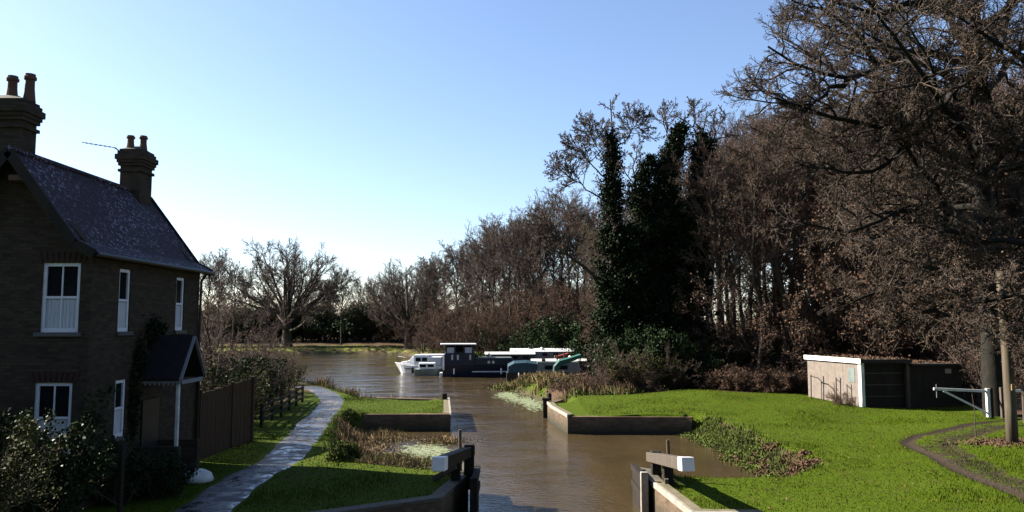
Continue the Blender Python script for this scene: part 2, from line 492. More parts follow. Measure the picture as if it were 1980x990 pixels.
# towpath ribbon
PL = [G(*q) for q in ((190, 1040), (310, 980), (410, 930), (500, 890), (560, 832), (604, 787), (612, 770), (597, 757), (560, 750))]
PR = [G(*q) for q in ((420, 1030), (462, 980), (530, 930), (590, 890), (637, 822), (664, 785), (667, 771), (640, 757), (600, 746))]
def resample(pts, n):
    pts = np.array(pts, float); d = np.r_[0, np.cumsum(np.linalg.norm(np.diff(pts, axis=0), axis=1))]
    # Catmull-like smoothing through cubic interpolation of a chord parameter
    t = np.linspace(0, d[-1], n); out = np.stack([np.interp(t, d, pts[:, k]) for k in range(pts.shape[1])], 1)
    for _ in range(6): out[1:-1] = .25*out[:-2]+.5*out[1:-1]+.25*out[2:]
    return out
CL_ = resample([G(*q) for q in ((330, 1050), (386, 980), (470, 930), (545, 890), (598, 828), (634, 788), (644, 772), (626, 757), (575, 748))], 150); K = 14
for _ in range(60): CL_[1:-1] = .25*CL_[:-2]+.5*CL_[1:-1]+.25*CL_[2:]
tn = np.gradient(CL_, axis=0); tn /= np.linalg.norm(tn, axis=1)[:, None]; nn_ = np.stack([-tn[:, 1], tn[:, 0]], 1)
A = CL_+nn_*.68; B = CL_-nn_*.68
rr = np.random.RandomState(8)
w = np.linspace(0, 1, K)
jit = np.cumsum(rr.normal(0, .03, (150, 2)), 0); jit -= np.linspace(0, 1, 150)[:, None]*jit[-1]; jit = .05*np.sin(jit*9)+.03*np.sin(np.arange(150)*.9)[:, None]
vv = []
for k in range(K): vv.append(A*(1-w[k])+B*w[k] + (B-A)/np.linalg.norm(B-A, axis=1)[:, None]*(jit[:, :1]*(1-w[k])+jit[:, 1:]*w[k]))
vv = np.stack(vv, 1).reshape(-1, 2)
zz, _ = ground_z(vv); prof = np.tile(.022-.05*(np.abs(w-.5)*2)**6, 150)
ii = np.arange(150*K).reshape(150, K)
tag(link('path', np_mesh('path', np.column_stack([vv, zz+prof]), np.stack([ii[:-1, :-1], ii[:-1, 1:], ii[1:, 1:], ii[1:, :-1]], -1).reshape(-1, 4), True), M['path']), kind='structure')


# ------------------------------------------------------------------ vegetation tools
def unit(v): return v/np.maximum(np.linalg.norm(v, axis=-1, keepdims=True), 1e-9)


def tubes(pts, rad, sides, rs):
    """(N,K,3) polylines and (N,K) radii -> verts, quads"""
    Nn, K, _ = pts.shape
    t = np.empty_like(pts); t[:, 1:-1] = pts[:, 2:]-pts[:, :-2]; t[:, 0] = pts[:, 1]-pts[:, 0]; t[:, -1] = pts[:, -1]-pts[:, -2]
    t = unit(t); ref = unit(rs.normal(size=(Nn, 3))); t0 = t.mean(1)
    ref = unit(np.cross(unit(t0), ref))[:, None, :]
    n = unit(ref - (ref*t).sum(-1, keepdims=True)*t); bb = np.cross(t, n)
    a = np.arange(sides)*2*np.pi/sides
    v = pts[:, :, None, :] + rad[:, :, None, None]*(n[:, :, None, :]*np.cos(a)[None, None, :, None]+bb[:, :, None, :]*np.sin(a)[None, None, :, None])
    idx = np.arange(Nn*K*sides).reshape(Nn, K, sides); nxt = np.roll(idx, -1, 2)
    f = np.stack([idx[:, :-1], nxt[:, :-1], nxt[:, 1:], idx[:, 1:]], -1).reshape(-1, 4)
    return v.reshape(-1, 3), f


def tube_mesh(name, levels, rs):
    vs, fs, o, = [], [], 0
    for pts, rad, sides in levels:
        v, f = tubes(pts, rad, sides, rs); vs.append(v); fs.append(f+o); o += len(v)
    return np_mesh(name, np.concatenate(vs), np.concatenate(fs), smooth=True)


def grow(pts, rad, specs, rs):
    """levels of branches on given level-0 polylines"""
    out = [(pts, rad)]
    for s in specs:
        Np, K, _ = pts.shape; Mn = s['n']
        L = np.linalg.norm(np.diff(pts, axis=1), axis=2).sum(1)
        t = s.get('t0', .3) + (s.get('t1', 1.0)-s.get('t0', .3))*((np.arange(Mn)[None]+rs.rand(Np, Mn))/Mn)
        fi = t*(K-1)*.999; i0 = fi.astype(int); fr = (fi-i0)[..., None]
        pi = np.arange(Np)[:, None]
        p0 = pts[pi, i0]*(1-fr)+pts[pi, i0+1]*fr; T = unit(pts[pi, i0+1]-pts[pi, i0])
        pr = rad[pi, i0]*(1-fr[..., 0])+rad[pi, i0+1]*fr[..., 0]
        az = rs.rand(Np, 1)*6.28+np.arange(Mn)[None]*2.4+rs.normal(0, .4, (Np, Mn))
        ref = unit(np.cross(T, rs.normal(size=(Np, 1, 3)))); bb = np.cross(T, ref)
        an = np.radians(s['ang'])*(1+rs.normal(0, .2, (Np, Mn))) * (1-s.get('angt', .25)*t)
        d = np.cos(an)[..., None]*T + np.sin(an)[..., None]*(ref*np.cos(az)[..., None]+bb*np.sin(az)[..., None])
        d[..., 2] += s.get('up', 0); d = unit(d)
        ln = s.get('len', .3)*L[:, None]*(1-s.get('tap', .5)*t)*rs.uniform(.65, 1.25, (Np, Mn))
        if 'fun' in s: ln = s['fun'](t)*rs.uniform(.75, 1.2, (Np, Mn))
        ln = np.minimum(ln, s.get('max', 99))
        r0 = np.minimum(pr*.75, s.get('rr', .016)*ln+s.get('tip', .006))
        p0 = p0.reshape(-1, 3); d = d.reshape(-1, 3); ln = ln.reshape(-1); r0 = r0.reshape(-1)
        keep = rs.rand(len(ln)) < s.get('keep', 1)
        p0, d, ln, r0 = p0[keep], d[keep], ln[keep], r0[keep]
        Kk = s.get('K', 4); q = np.empty((len(ln), Kk, 3)); q[:, 0] = p0
        for k in range(1, Kk):
            d = d + rs.normal(0, s.get('wob', .18), d.shape); d[:, 2] += s.get('grav', .02); d = unit(d)
            q[:, k] = q[:, k-1]+d*(ln/(Kk-1))[:, None]
        tt = np.linspace(0, 1, Kk)[None]
        rr_ = r0[:, None]*(1-tt)**.8*(1) + s.get('tip', .006)*tt
        pts, rad = q, rr_; out.append((pts, rad))
    return out


def leaves(points, size, rs, name, flat=0.0, aspect=1.0):
    n = len(points)
    a = unit(rs.normal(size=(n, 3))); c = rs.normal(size=(n, 3)); c[:, 2] *= (1-flat); a[:, 2] *= (1-flat); a = unit(a)
    bvec = unit(np.cross(a, c)); s = size*rs.uniform(.6, 1.3, (n, 1))
    h = a*s; w = bvec*s*.5*aspect
    v = np.stack([points-h*.5, points+w*.8, points+h*.5, points-w*.8], 1).reshape(-1, 3)
    return np_mesh(name, v, np.arange(4*n).reshape(n, 4))


def scatter_on(levels, n, rs, sig=.15):
    p = np.concatenate([l[0].reshape(-1, 3) for l in levels]); i = rs.randint(0, len(p), n)
    return p[i]+rs.normal(0, sig, (n, 3))


def trunk_line(h, r, rs, K=9, lean=(0, 0), wob=.18, r1=.04, flare=1.35):
    t = np.linspace(0, 1, K); p = np.zeros((K, 3)); p[:, 2] = t*h-.15
    w_ = np.cumsum(rs.normal(0, wob, (K, 2)), 0)*h/18; w_ -= w_[0]
    p[:, :2] = w_+t[:, None]*np.array(lean)
    rad = r*(1-t)**.75+r1; rad[0] *= flare
    return p[None], rad[None]


def sides_for(lv): return [8, 6, 5, 3, 3, 3][lv]


def make_tree(name, levels, rs, bark, twig, split=2, leafn=0, leafmat=None, leafsize=.09, label=None, cat='tree', group=None, loc=(0, 0, 0)):
    root = empty(name, loc, 0, label, cat, group)
    L = [(p, r, sides_for(i)) for i, (p, r) in enumerate(levels)]
    link('trunk', tube_mesh('trunk', L[:split], rs), bark, root)
    link('crown', tube_mesh('crown', L[split:], rs), twig, root)
    if leafn:
        link('leaves', leaves(scatter_on(levels[-2:], leafn, rs), leafsize, rs, 'leaves'), leafmat, root)
    return root


def ivy_cloud(path, radf, nclump, nleaf, rs, name='ivy', size=.15, sig=.3, mat=None, parent=None):
    """leaf clumps wrapped around a path of points"""
    path = np.array(path, float); d = np.r_[0, np.cumsum(np.linalg.norm(np.diff(path, axis=0), axis=1))]
    t = rs.rand(nclump)**.9; c = np.stack([np.interp(t*d[-1], d, path[:, k]) for k in range(3)], 1)
    a = rs.rand(nclump)*6.28; R = radf(t)*rs.uniform(.1, 1.25, nclump)*np.where(rs.rand(nclump) < .12, 1.35, 1)
    c[:, 0] += np.cos(a)*R; c[:, 1] += np.sin(a)*R; c[:, 2] += rs.normal(0, .2, nclump)
    i = rs.randint(0, nclump, nleaf); sg = sig*rs.uniform(.5, 1.4, nclump)[i][:, None]
    p = c[i]+rs.normal(size=(nleaf, 3))*sg*np.array([1, 1, .8])
    return link(name, leaves(p, size, rs, name), mat or M['ivy'], parent)


# ------------------------------------------------------------------ tree prototypes
def tall_proto(seed, h=18, tf=1.35, twig='twig', bark='bark', t0=.35, wide=1.0, lean=(0, 0), leafn=0, r=.17):
    rs = np.random.RandomState(seed)
    p, r_ = trunk_line(h, r, rs, 10, lean)
    specs = [dict(n=24, t0=t0, t1=.99, ang=52, angt=.35, fun=lambda t: wide*h*.23*np.sqrt(np.clip(1-((t-.66)/.42)**2, .04, 1)), up=.12, K=6, wob=.14, grav=.05, rr=.011, tip=.012*tf),
             dict(n=8, t0=.2, ang=42, len=.5, tap=.55, up=.08, K=5, wob=.2, grav=.03, rr=.010, tip=.010*tf),
             dict(n=7, t0=.15, ang=42, len=.55, tap=.5, up=.04, K=4, wob=.22, rr=.009, tip=.009*tf),
             dict(n=5, t0=.15, ang=40, len=.55, tap=.4, up=.02, K=3, wob=.25, rr=.008, tip=.008*tf)]
    return grow(p, r_, specs, rs), rs, M[bark], M[twig], leafn


def shrub_levels(seed, h=3.0, stems=9, spread=.5, dens=6, r=.025, tip=.006, droop=0.0):
    rs = np.random.RandomState(seed); K = 6; q = np.empty((stems, K, 3)); a = rs.rand(stems)*6.28
    q[:, 0] = np.stack([np.cos(a)*.12*h*rs.rand(stems), np.sin(a)*.12*h*rs.rand(stems), np.full(stems, -.08)], 1)
    d = unit(np.stack([np.cos(a)*spread, np.sin(a)*spread, np.ones(stems)], 1)+rs.normal(0, .15, (stems, 3)))
    ln = h*rs.uniform(.75, 1.15, stems)
    for k in range(1, K):
        d = unit(d+rs.normal(0, .13, d.shape)+np.array([0, 0, .03-droop*k/K])); q[:, k] = q[:, k-1]+d*(ln/(K-1))[:, None]
    rad = r*(1-np.linspace(0, 1, K))[None]*np.ones((stems, 1))+tip
    return grow(q, rad, [dict(n=dens+3, t0=.12, ang=40, len=.42, up=.08, K=4, wob=.2, rr=.008, tip=tip),
                         dict(n=dens, t0=.15, ang=42, len=.5, up=.05, K=3, wob=.25, rr=.007, tip=tip),
                         dict(n=dens-1, t0=.2, ang=42, len=.5, K=3, wob=.25, rr=.006, tip=tip)], rs), rs


def place_z(x, y): return float(ground_z([[x, y]])[0][0])


TREES = {}
def put(key, px, Y, rz, s, label, group=None, sz=None, yoff=0):
    """an instance of a prototype standing at world (x, Y)"""
    x = (px-990)/F*Y if px is not None else 0
    return put_xy(key, x, Y, rz, s, label, group, sz)


def put_xy(key, x, y, rz, s, label, group=None, sz=None):
    proto, used = TREES[key]
    z = max(place_z(x, y), WATER)-.03
    sc = (s, s, sz or s)
    if not used:
        TREES[key] = (proto, True); proto.location = (x, y, z); proto.rotation_euler = (0, 0, rz); proto.scale = sc
        proto['label'] = label
        if group: proto['group'] = group
        return proto
    return copy_tree(proto, (x, y, z), rz, sc, label, group)


def reg(key, name, lv, rs, bark, twig, split=2, leafn=0, leafmat=None, leafsize=.09, cat='tree'):
    TREES[key] = (make_tree(name, lv, rs, bark, twig, split, leafn, leafmat, leafsize, 'tree', cat), False)


for i, (sd, tw, bk, wd, ln) in enumerate([(11, 'twig', 'bark', 1.0, 0), (12, 'twigred', 'bark', .85, 0), (13, 'twig', 'barkpale', 1.15, 0), (14, 'twigred', 'bark', 1.3, 0), (15, 'twigolive', 'bark', 1.1, 0)]):
    lv, rs, bm_, tm_, _ = tall_proto(sd, 18, 1.25, tw, bk, .33+.05*(i % 3), wd, (rr.uniform(-1, 1), 0))
    reg('tall%d' % i, 'bare_tree', lv, rs, bm_, tm_)
for i, (sd, tw, wd) in enumerate([(16, 'twig', 1.25), (17, 'twigred', 1.0), (18, 'twig', 1.5)]):
    lv, rs, bm_, tm_, _ = tall_proto(sd, 18, 1.9, tw, 'bark', .3+.08*i, wd, (rr.uniform(-1, 1), 0))
    reg('far%d' % i, 'bare_tree', lv, rs, bm_, tm_)
# round field oak on the far bank
rs = np.random.RandomState(31)
n1 = 24; K = 9
pt, rt = trunk_line(5.0, .5, rs, K, (0, 0), .05, .25)
limbs = [pt[0]]; rads = [rt[0]]
for i in range(n1):
    a = i*2.4+rs.rand()*.4; th = math.radians(6+78*((i+.5)/n1)**.8+rs.uniform(-3, 3))
    p = np.array([0, 0, 2.0+rs.rand()*2.6]); d = np.array([math.sin(th)*math.cos(a), math.sin(th)*math.sin(a), math.cos(th)])
    L = 10.6*(1-.12*math.sin(th))*rs.uniform(.9, 1.05); q = [p]
    for k in range(K-1):
        d = unit(d+rs.normal(0, .07, 3)+np.array([0, 0, .05])); p = p+d*L/(K-1); q.append(p)
    limbs.append(np.array(q)); rads.append(.18*(1-np.linspace(0, 1, K))**.8+.025)
lv = grow(np.array(limbs), np.array(rads), [dict(n=10, t0=.42, ang=40, len=.30, tap=.25, angt=.1, up=.1, K=5, wob=.14, rr=.013, tip=.020), dict(n=7, t0=.25, ang=40, len=.5, tap=.3, up=.06, K=4, wob=.2, rr=.012, tip=.017),
                                           dict(n=9, t0=.2, ang=42, len=.5, tap=.3, up=.03, K=4, wob=.25, rr=.010, tip=.016)], rs)
reg('round', 'round_tree', lv, rs, M['bark'], M['twig'])
# shrubs
for key, nm, a, bk, tw, lf, lm in (('sh_red', 'bare_shrub', dict(seed=41, h=3.2, stems=11, dens=6), 'bark', 'twigred', 0, None),
                                   ('sh_olive', 'leafy_shrub', dict(seed=42, h=2.6, stems=12, spread=.7, dens=6), 'bark', 'twigolive', 2600, 'hedge'),
                                   ('sh_bramble', 'bramble_bush', dict(seed=43, h=2.2, stems=16, spread=1.0, dens=6, droop=.35), 'twigred', 'twigred', 1600, 'deadleaf'),
                                   ('sh_ever', 'evergreen_bush', dict(seed=44, h=3.0, stems=12, spread=.6, dens=5), 'bark', 'twigolive', 9000, 'evergreen'),
                                   ('sh_young', 'young_tree', dict(seed=45, h=6.5, stems=5, spread=.28, dens=7, r=.05, tip=.008), 'bark', 'twigred', 0, None),
                                   ('sh_brown', 'brown_thicket_tree', dict(seed=46, h=7.0, stems=7, spread=.5, dens=8, r=.06, tip=.009), 'bark', 'twigred', 5500, 'deadleaf')):
    lv, rs = shrub_levels(**a)
    reg(key, nm, lv, rs, M[bk], M[tw], 1, lf, M[lm] if lm else None, .10 if key != 'sh_ever' else .13, 'bush' if key[3] != 'y' else 'tree')

# ------------------------------------------------------------------ the big oak on the right
def limb(*pts, n=10):
    q = np.array([D(*p) for p in pts]); q = resample(q, 40)
    d = np.r_[0, np.cumsum(np.linalg.norm(np.diff(q, axis=0), axis=1))]
    return np.stack([np.interp(np.linspace(0, d[-1], n), d, q[:, k]) for k in range(3)], 1)


def limbset(items, rs, n=10):
    P_, R_ = [], []
    for r0, r1, pts in items:
        q = limb(*pts, n=n); q[1:-1] += rs.normal(0, .07, (n-2, 3)); P_.append(q)
        R_.append(r0*1.0+(r1-r0)*np.linspace(0, 1, n)**.8)
    return np.array(P_), np.array(R_)


rs = np.random.RandomState(77)
def rebase(levels, base):
    return [(p-np.array(base), r) for p, r in levels]
oak = [
 (.52, .16, [(1926, 808, 34), (1918, 650, 34), (1908, 450, 34), (1898, 300, 34), (1890, 200, 34), (1885, 60, 34), (1880, -60, 34.3), (1872, -190, 34.5)]),
 (.24, .04, [(1893, 118, 34), (1830, 108, 33.5), (1760, 98, 33), (1700, 130, 32), (1640, 152, 31), (1560, 140, 30.5), (1485, 90, 30)]),
 (.22, .04, [(1887, 30, 34), (1830, 22, 33), (1770, 4, 32.5), (1700, 30, 32), (1620, 8, 31), (1540, -10, 31)]),
 (.22, .04, [(1896, 265, 34), (1850, 205, 35), (1785, 188, 35.5), (1730, 110, 36), (1690, 78, 36), (1610, 60, 36.5), (1540, 30, 37)]),
 (.24, .04, [(1900, 340, 34), (1835, 300, 33), (1765, 265, 32), (1690, 240, 31), (1600, 228, 30), (1500, 190, 29.5)]),
 (.20, .035, [(1905, 420, 34), (1850, 425, 33), (1800, 395, 32), (1720, 415, 31), (1640, 450, 30.5), (1550, 430, 30)]),
 (.20, .035, [(1908, 500, 34), (1860, 478, 34), (1790, 520, 33.5), (1735, 560, 33), (1690, 560, 32.5), (1640, 590, 32)]),
 (.15, .03, [(1912, 570, 34), (1850, 610, 33), (1790, 600, 32), (1720, 640, 31.5)]),
 (.20, .035, [(1893, 200, 34), (1940, 130, 35), (2000, 60, 36), (2060, -20, 37)]),
 (.22, .035, [(1900, 330, 34), (1960, 280, 33), (2050, 250, 32), (2150, 180, 31)]),
 (.20, .035, [(1894, 150, 34), (1850, 60, 37), (1790, -30, 40), (1730, -90, 42)]),
 (.20, .035, [(1896, 250, 34), (1800, 190, 38), (1700, 150, 41), (1600, 120, 43), (1520, 130, 44)]),
 (.20, .035, [(1897, 280, 34), (1850, 230, 31), (1790, 170, 28), (1720, 60, 26), (1660, -30, 25)]),
 (.18, .035, [(1903, 380, 34), (1840, 350, 38), (1760, 330, 41), (1680, 320, 43), (1600, 300, 44)]),
 (.17, .03, [(1906, 470, 34), (1850, 520, 31), (1800, 530, 29), (1740, 500, 28)]),
 (.17, .03, [(1880, -60, 34.3), (1800, -90, 33), (1700, -80, 32), (1600, -60, 31)]),
 (.15, .03, [(1700, 130, 32), (1650, 60, 31.5), (1590, 20, 31), (1530, 0, 31)]),
 (.14, .03, [(1765, 265, 32), (1700, 330, 31), (1620, 340, 30), (1530, 310, 30)]),
 (.13, .03, [(1640, 152, 31), (1570, 200, 30), (1510, 250, 30)]),
]
p, r_ = limbset(oak, rs)
ex_p, ex_r = [], []
for i in range(16):
    t_ = (i+.5)/16; k_ = 2.2+t_*5.6; i0 = int(k_); st = p[0][i0]*(1-(k_-i0))+p[0][i0+1]*(k_-i0)
    a = math.radians([200, 160, 235, 125, 285, 180, 60, 215][i % 8])+rs.uniform(-.3, .3)
    d = unit(np.array([math.cos(a), math.sin(a), rs.uniform(.05, .5)])); q = [st]; L = rs.uniform(6, 9.5)
    for k in range(9):
        d = unit(d+rs.normal(0, .2, 3)*np.array([1, 1, .8])+np.array([0, 0, .03])); q.append(q[-1]+d*L/9)
    ex_p.append(q); ex_r.append(.15*(1-np.linspace(0, 1, 10))**.8+.03)
p = np.concatenate([p, np.array(ex_p)]); r_ = np.concatenate([r_, np.array(ex_r)])
ospec = [dict(n=17, t0=.2, ang=52, len=.36, tap=.45, up=.08, K=6, wob=.28, rr=.014, tip=.016, max=4.2),
         dict(n=8, t0=.2, ang=48, len=.52, tap=.5, up=.05, K=5, wob=.28, rr=.012, tip=.012),
         dict(n=7, t0=.2, ang=48, len=.52, tap=.45, K=4, wob=.32, rr=.009, tip=.009),
         dict(n=4, t0=.2, ang=45, len=.55, K=3, wob=.32, rr=.008, tip=.008)]
lv = grow(p, r_, ospec, rs)
ob = D(1926, 808, 34); base = (ob[0], 34.0, place_z(ob[0], 34.0))
make_tree('oak_tree', rebase(lv, base), rs, M['oakbark'], M['oaktwig'], 2, 9000, M['deadleaf'], .07,
          'huge gnarled bare oak with twisting limbs filling the upper right', 'tree', None, base)
oak2 = [
 (.45, .15, [(2130, 850, 28), (2120, 600, 28), (2100, 350, 28), (2090, 100, 28), (2080, -100, 28)]),
 (.20, .035, [(2110, 500, 28), (2040, 480, 28.5), (1980, 470, 29), (1900, 462, 29), (1830, 440, 29), (1760, 480, 29)]),
 (.11, .02, [(2120, 620, 26), (2040, 612, 25), (1990, 632, 24.6), (1940, 640, 24.4), (1905, 655, 24)]),
 (.20, .035, [(2100, 330, 28), (2040, 320, 28), (1980, 290, 28.5), (1925, 225, 29), (1905, 150, 29), (1880, 80, 29)]),
 (.18, .035, [(2095, 200, 28), (2020, 160, 27), (1960, 100, 27), (1900, 60, 26.5), (1850, 30, 26)]),
 (.16, .03, [(2115, 590, 26), (2040, 575, 25.2), (1975, 562, 24.9), (1900, 585, 24.7), (1830, 560, 24.6)]),
]
p, r_ = limbset(oak2, rs); lv = grow(p, r_, ospec, rs); ob = D(2130, 850, 28); base = (ob[0], 28.0, place_z(ob[0], 28.0))
make_tree('oak_tree', rebase(lv, base), rs, M['oakbark'], M['oaktwig'], 2, 3000, M['deadleaf'], .07,
          'oak past the right edge whose mossy limbs reach in across the timber pole', 'tree', None, base)

# ------------------------------------------------------------------ ivy-clad trees
def ivy_tree(label, trunk, lims, ivy, seed, topn=20, loc_px=None, name='ivy_clad_tree'):
    rs = np.random.RandomState(seed)
    p, r_ = limbset([trunk]+lims, rs)
    lv = grow(p, r_, [dict(n=topn, t0=.5, t1=1, ang=70, fun=lambda t: 2.3*(1.2-t)+.35, up=.02, K=6, wob=.2, grav=.03, rr=.016, tip=.02),
                      dict(n=8, t0=.25, ang=45, len=.42, up=.08, K=4, wob=.28, rr=.012, tip=.015), dict(n=6, t0=.2, ang=45, len=.5, K=4, wob=.28, rr=.011, tip=.012),
                      dict(n=3, t0=.3, ang=45, len=.55, K=3, wob=.28, rr=.01, tip=.008)], rs)
    b0 = p[0][0]; base = (b0[0], b0[1], place_z(b0[0], b0[1]))
    root = make_tree(name, rebase(lv, base), rs, M['bark'], M['twig'], 2, 0, None, .1, label, 'tree', 'ivy clad trees at the lawn edge', base)
    for path, ra, rb, nc, nl in ivy:
        q = np.array([D(*a) for a in path])-np.array(base)
        ivy_cloud(resample(q, 30), lambda t, a=ra, b_=rb: (a+(b_-a)*t**.75)*(1+.35*np.sin(t*23+a*9)*np.sin(t*9+a)), nc, nl, rs, 'ivy', .15, .24, M['ivy'], root)
    return root


ivy_tree('tallest ivy clad tree with bare antler like branches above the ivy, left of the three',
         (.30, .03, [(1178, 770, 49), (1180, 600, 49), (1183, 420, 49), (1186, 300, 49), (1180, 192, 49)]),
         [(.16, .03, [(1172, 580, 49), (1140, 525, 48.5), (1095, 488, 48), (1060, 440, 48), (1030, 415, 48)]),
          (.07, .015, [(1184, 395, 49), (1140, 375, 48.5), (1100, 335, 48), (1068, 320, 48)]),
          (.07, .015, [(1184, 350, 49), (1150, 325, 48.5), (1120, 290, 48), (1100, 282, 48)]),
          (.06, .015, [(1184, 300, 49), (1215, 265, 49), (1240, 225, 49)]),
          (.05, .015, [(1184, 330, 49), (1150, 275, 49), (1128, 240, 49)])],
         [([(1178, 770, 49), (1180, 600, 49), (1183, 420, 49), (1186, 300, 49), (1182, 262, 49)], 1.6, .12, 380, 30000), ([(1205, 770, 49), (1210, 600, 49), (1205, 440, 49)], 1.9, .9, 300, 26000)], 91, 28)
ivy_tree('middle ivy clad tree, broadest, its ivy top bending to the right',
         (.34, .04, [(1262, 770, 50), (1262, 600, 50), (1268, 430, 50), (1296, 310, 50), (1325, 225, 50)]),
         [(.12, .03, [(1265, 480, 50), (1240, 400, 50), (1225, 330, 50), (1232, 280, 50)]), (.08, .02, [(1300, 300, 50), (1290, 250, 50), (1285, 215, 50)])],
         [([(1262, 770, 50), (1262, 600, 50), (1268, 430, 50), (1296, 310, 50), (1318, 245, 50)], 2.5, .18, 620, 50000), ([(1305, 770, 50), (1308, 560, 50), (1310, 400, 50)], 1.5, .7, 260, 24000), ([(1232, 770, 49.5), (1232, 600, 49.5), (1232, 440, 49.5)], 2.2, 1.0, 320, 30000),
          ([(1265, 500, 50), (1242, 410, 50), (1240, 350, 50), (1262, 310, 50)], 1.2, .4, 160, 12000)], 92, 9)
ivy_tree('straight ivy clad column tree with a blunt top, right of the three',
         (.30, .04, [(1345, 770, 50), (1343, 600, 50), (1346, 430, 50), (1354, 310, 50), (1368, 215, 50)]),
         [(.08, .02, [(1350, 330, 50), (1380, 270, 50), (1400, 225, 50)]), (.08, .02, [(1356, 290, 50), (1340, 240, 50), (1345, 205, 50)])],
         [([(1345, 770, 50), (1343, 600, 50), (1346, 430, 50), (1352, 330, 50), (1362, 262, 50)], 1.5, .35, 420, 36000), ([(1330, 770, 49.5), (1328, 600, 49.5), (1332, 400, 49.5)], 2.0, 1.0, 300, 28000)], 93, 9)

# ------------------------------------------------------------------ placing the other trees
put('round', 557, 134, .4, 1.27, 'big round crowned bare oak on the far bank left of the river', None)
put('round', 790, 121, 2.2, .93, 'dense round topped bare tree on the far bank just left of the white cruiser', None)
put('far2', 662, 138, 1.0, .66, 'small forked bare tree between the two round topped trees on the far bank')
g1 = 'bare trees in the row behind the left garden'
for px, Y_, k, s in ((402, 118, 0, .74), (425, 128, 2, .76), (452, 122, 3, .68), (478, 138, 0, .66), (640, 148, 4, .55)):
    put('far%d' % (k % 3), px, Y_, px*.7, s, 'bare tree in the row between the house and the big round oak', g1)
g2 = 'bare trees at the back of the far meadow'
for px, Y_, k, s in ((600, 160, 1, .55), (630, 158, 3, .60), (690, 155, 4, .60), (715, 160, 0, .62), (740, 150, 3, .62), (640, 170, 0, .6), (760, 160, 1, .75), (570, 165, 2, .6), (520, 165, 1, .7)):
    put('far%d' % (k % 3), px, Y_, px*.7, s, 'small bare tree in the distance behind the far bank, left of the cruiser', g2)
g3 = 'bare trees rising behind the boats'
rs = np.random.RandomState(5)
row = [(822, 114), (846, 116), (862, 108), (884, 110), (905, 104), (922, 112), (938, 102), (955, 98), (972, 106), (988, 97), (1004, 92), (1022, 100), (1038, 92), (1056, 90), (1072, 96), (1090, 90), (1110, 88), (1130, 90), (1150, 92), (840, 128), (900, 125), (950, 120), (1000, 112), (1050, 110), (1100, 104)]
top = lambda px: np.interp(px, [800, 850, 900, 960, 1000, 1060, 1120, 1160], [490, 475, 455, 420, 405, 400, 410, 420])
for i, (px, Y_) in enumerate(row):
    h = 4+(625-top(px)+rs.uniform(-22, 6))/F*Y_
    k = [2, 0, 1, 2, 4, 0, 3][i % 7]
    put('far%d' % (k % 3), px, Y_, rs.uniform(0, 6), h/18.2*.85, 'slender bare tree in the wooded bank behind the moored boats', g3)
g4 = 'bare trees of the wood behind the lawn'
topw = lambda px: np.interp(px, [1120, 1200, 1300, 1360, 1400, 1480, 1560, 1700, 2300], [460, 430, 390, 330, 270, 245, 230, 215, 190])
spots = []
for rowY, step in ((46.5, 62), (51, 46), (57, 42), (64, 40), (72, 38)):
    px = 1150+rs.uniform(0, 30) if rowY > 50 else 1395
    while px < 2280:
        if not (rowY < 52 and 1150 < px < 1385): spots.append((px, rowY+rs.uniform(-1.6, 1.8)))
        px += step*rs.uniform(.7, 1.3)
for i, (px, Y_) in enumerate(spots):
    h = 4+(625-topw(px)-rs.uniform(-10, 55))/F*Y_
    x_ = (px-990)/F*Y_
    h = min(h, 24)-place_z(x_, Y_)
    k = rs.choice([0, 1, 2, 3, 4, 1, 3])
    put('tall%d' % k, px, Y_, rs.uniform(0, 6), h/18.2, 'tall slender bare tree in the dense brown wood behind the lawn', g4)
# understorey of the wood
g5 = 'brown understorey trees of the wood'
for px, Y_, s in ((1470, 47, .95), (1530, 45.5, 1.05), (1580, 46.5, 1.25), (1625, 45, 1.3), (1680, 46, 1.4), (1730, 44.5, 1.4), (1785, 46, 1.35), (1840, 43.5, 1.2), (1900, 45, 1.2), (1960, 44, 1.3), (1420, 50, .8), (1650, 52, 1.6), (1760, 53, 1.7), (1870, 52, 1.7), (1550, 54, 1.5), (1980, 52, 1.6), (2060, 46, 1.4)):
    put('sh_brown', px, Y_, rs.uniform(0, 6), s, 'bushy understorey tree holding brown leaves among the slender trunks of the wood', g5)
g6 = 'brown bushes behind the boats'
for px, Y_, s in ((825, 101, .95), (860, 98, 1.0), (905, 96, 1.0), (945, 93, 1.0), (985, 91, 1.0), (1030, 89, .95), (1075, 88, 1.05), (1115, 86, 1.0), (1180, 72, .95), (1195, 66, .9), (1060, 88, 1.2)):
    put('sh_brown', px, Y_, rs.uniform(0, 6), s, 'rounded red brown bushy tree on the bank directly behind the boats', g6)
g13 = 'brown thickets deep behind the boats'
for i in range(26):
    put('sh_brown', 830+i*14+rs.uniform(-5, 5), rs.uniform(122, 140), rs.uniform(0, 6), rs.uniform(.9, 1.5), 'tall brown thicket filling the gaps between trunks deep behind the boats', g13)
g7 = 'brown thickets along the far meadow'
for px, Y_, s in ((590, 152, 1.15), (625, 150, 1.1), (655, 152, 1.1), (695, 150, 1.15), (725, 150, 1.1), (760, 146, 1.2), (545, 152, 1.2), (500, 150, 1.3), (460, 148, 1.4), (420, 146, 1.4), (605, 160, 1.4), (675, 160, 1.4), (740, 160, 1.4), (800, 140, 1.2), (575, 158, 1.5), (400, 135, 1.2), (710, 158, 1.3), (640, 158, 1.4), (770, 155, 1.5)):
    put('sh_brown', px, Y_, rs.uniform(0, 6), s*rs.uniform(.7, 1.35), 'low brown thicket along the back of the far meadow beyond the river', g7)
g8 = 'dark evergreen bushes behind the boats'
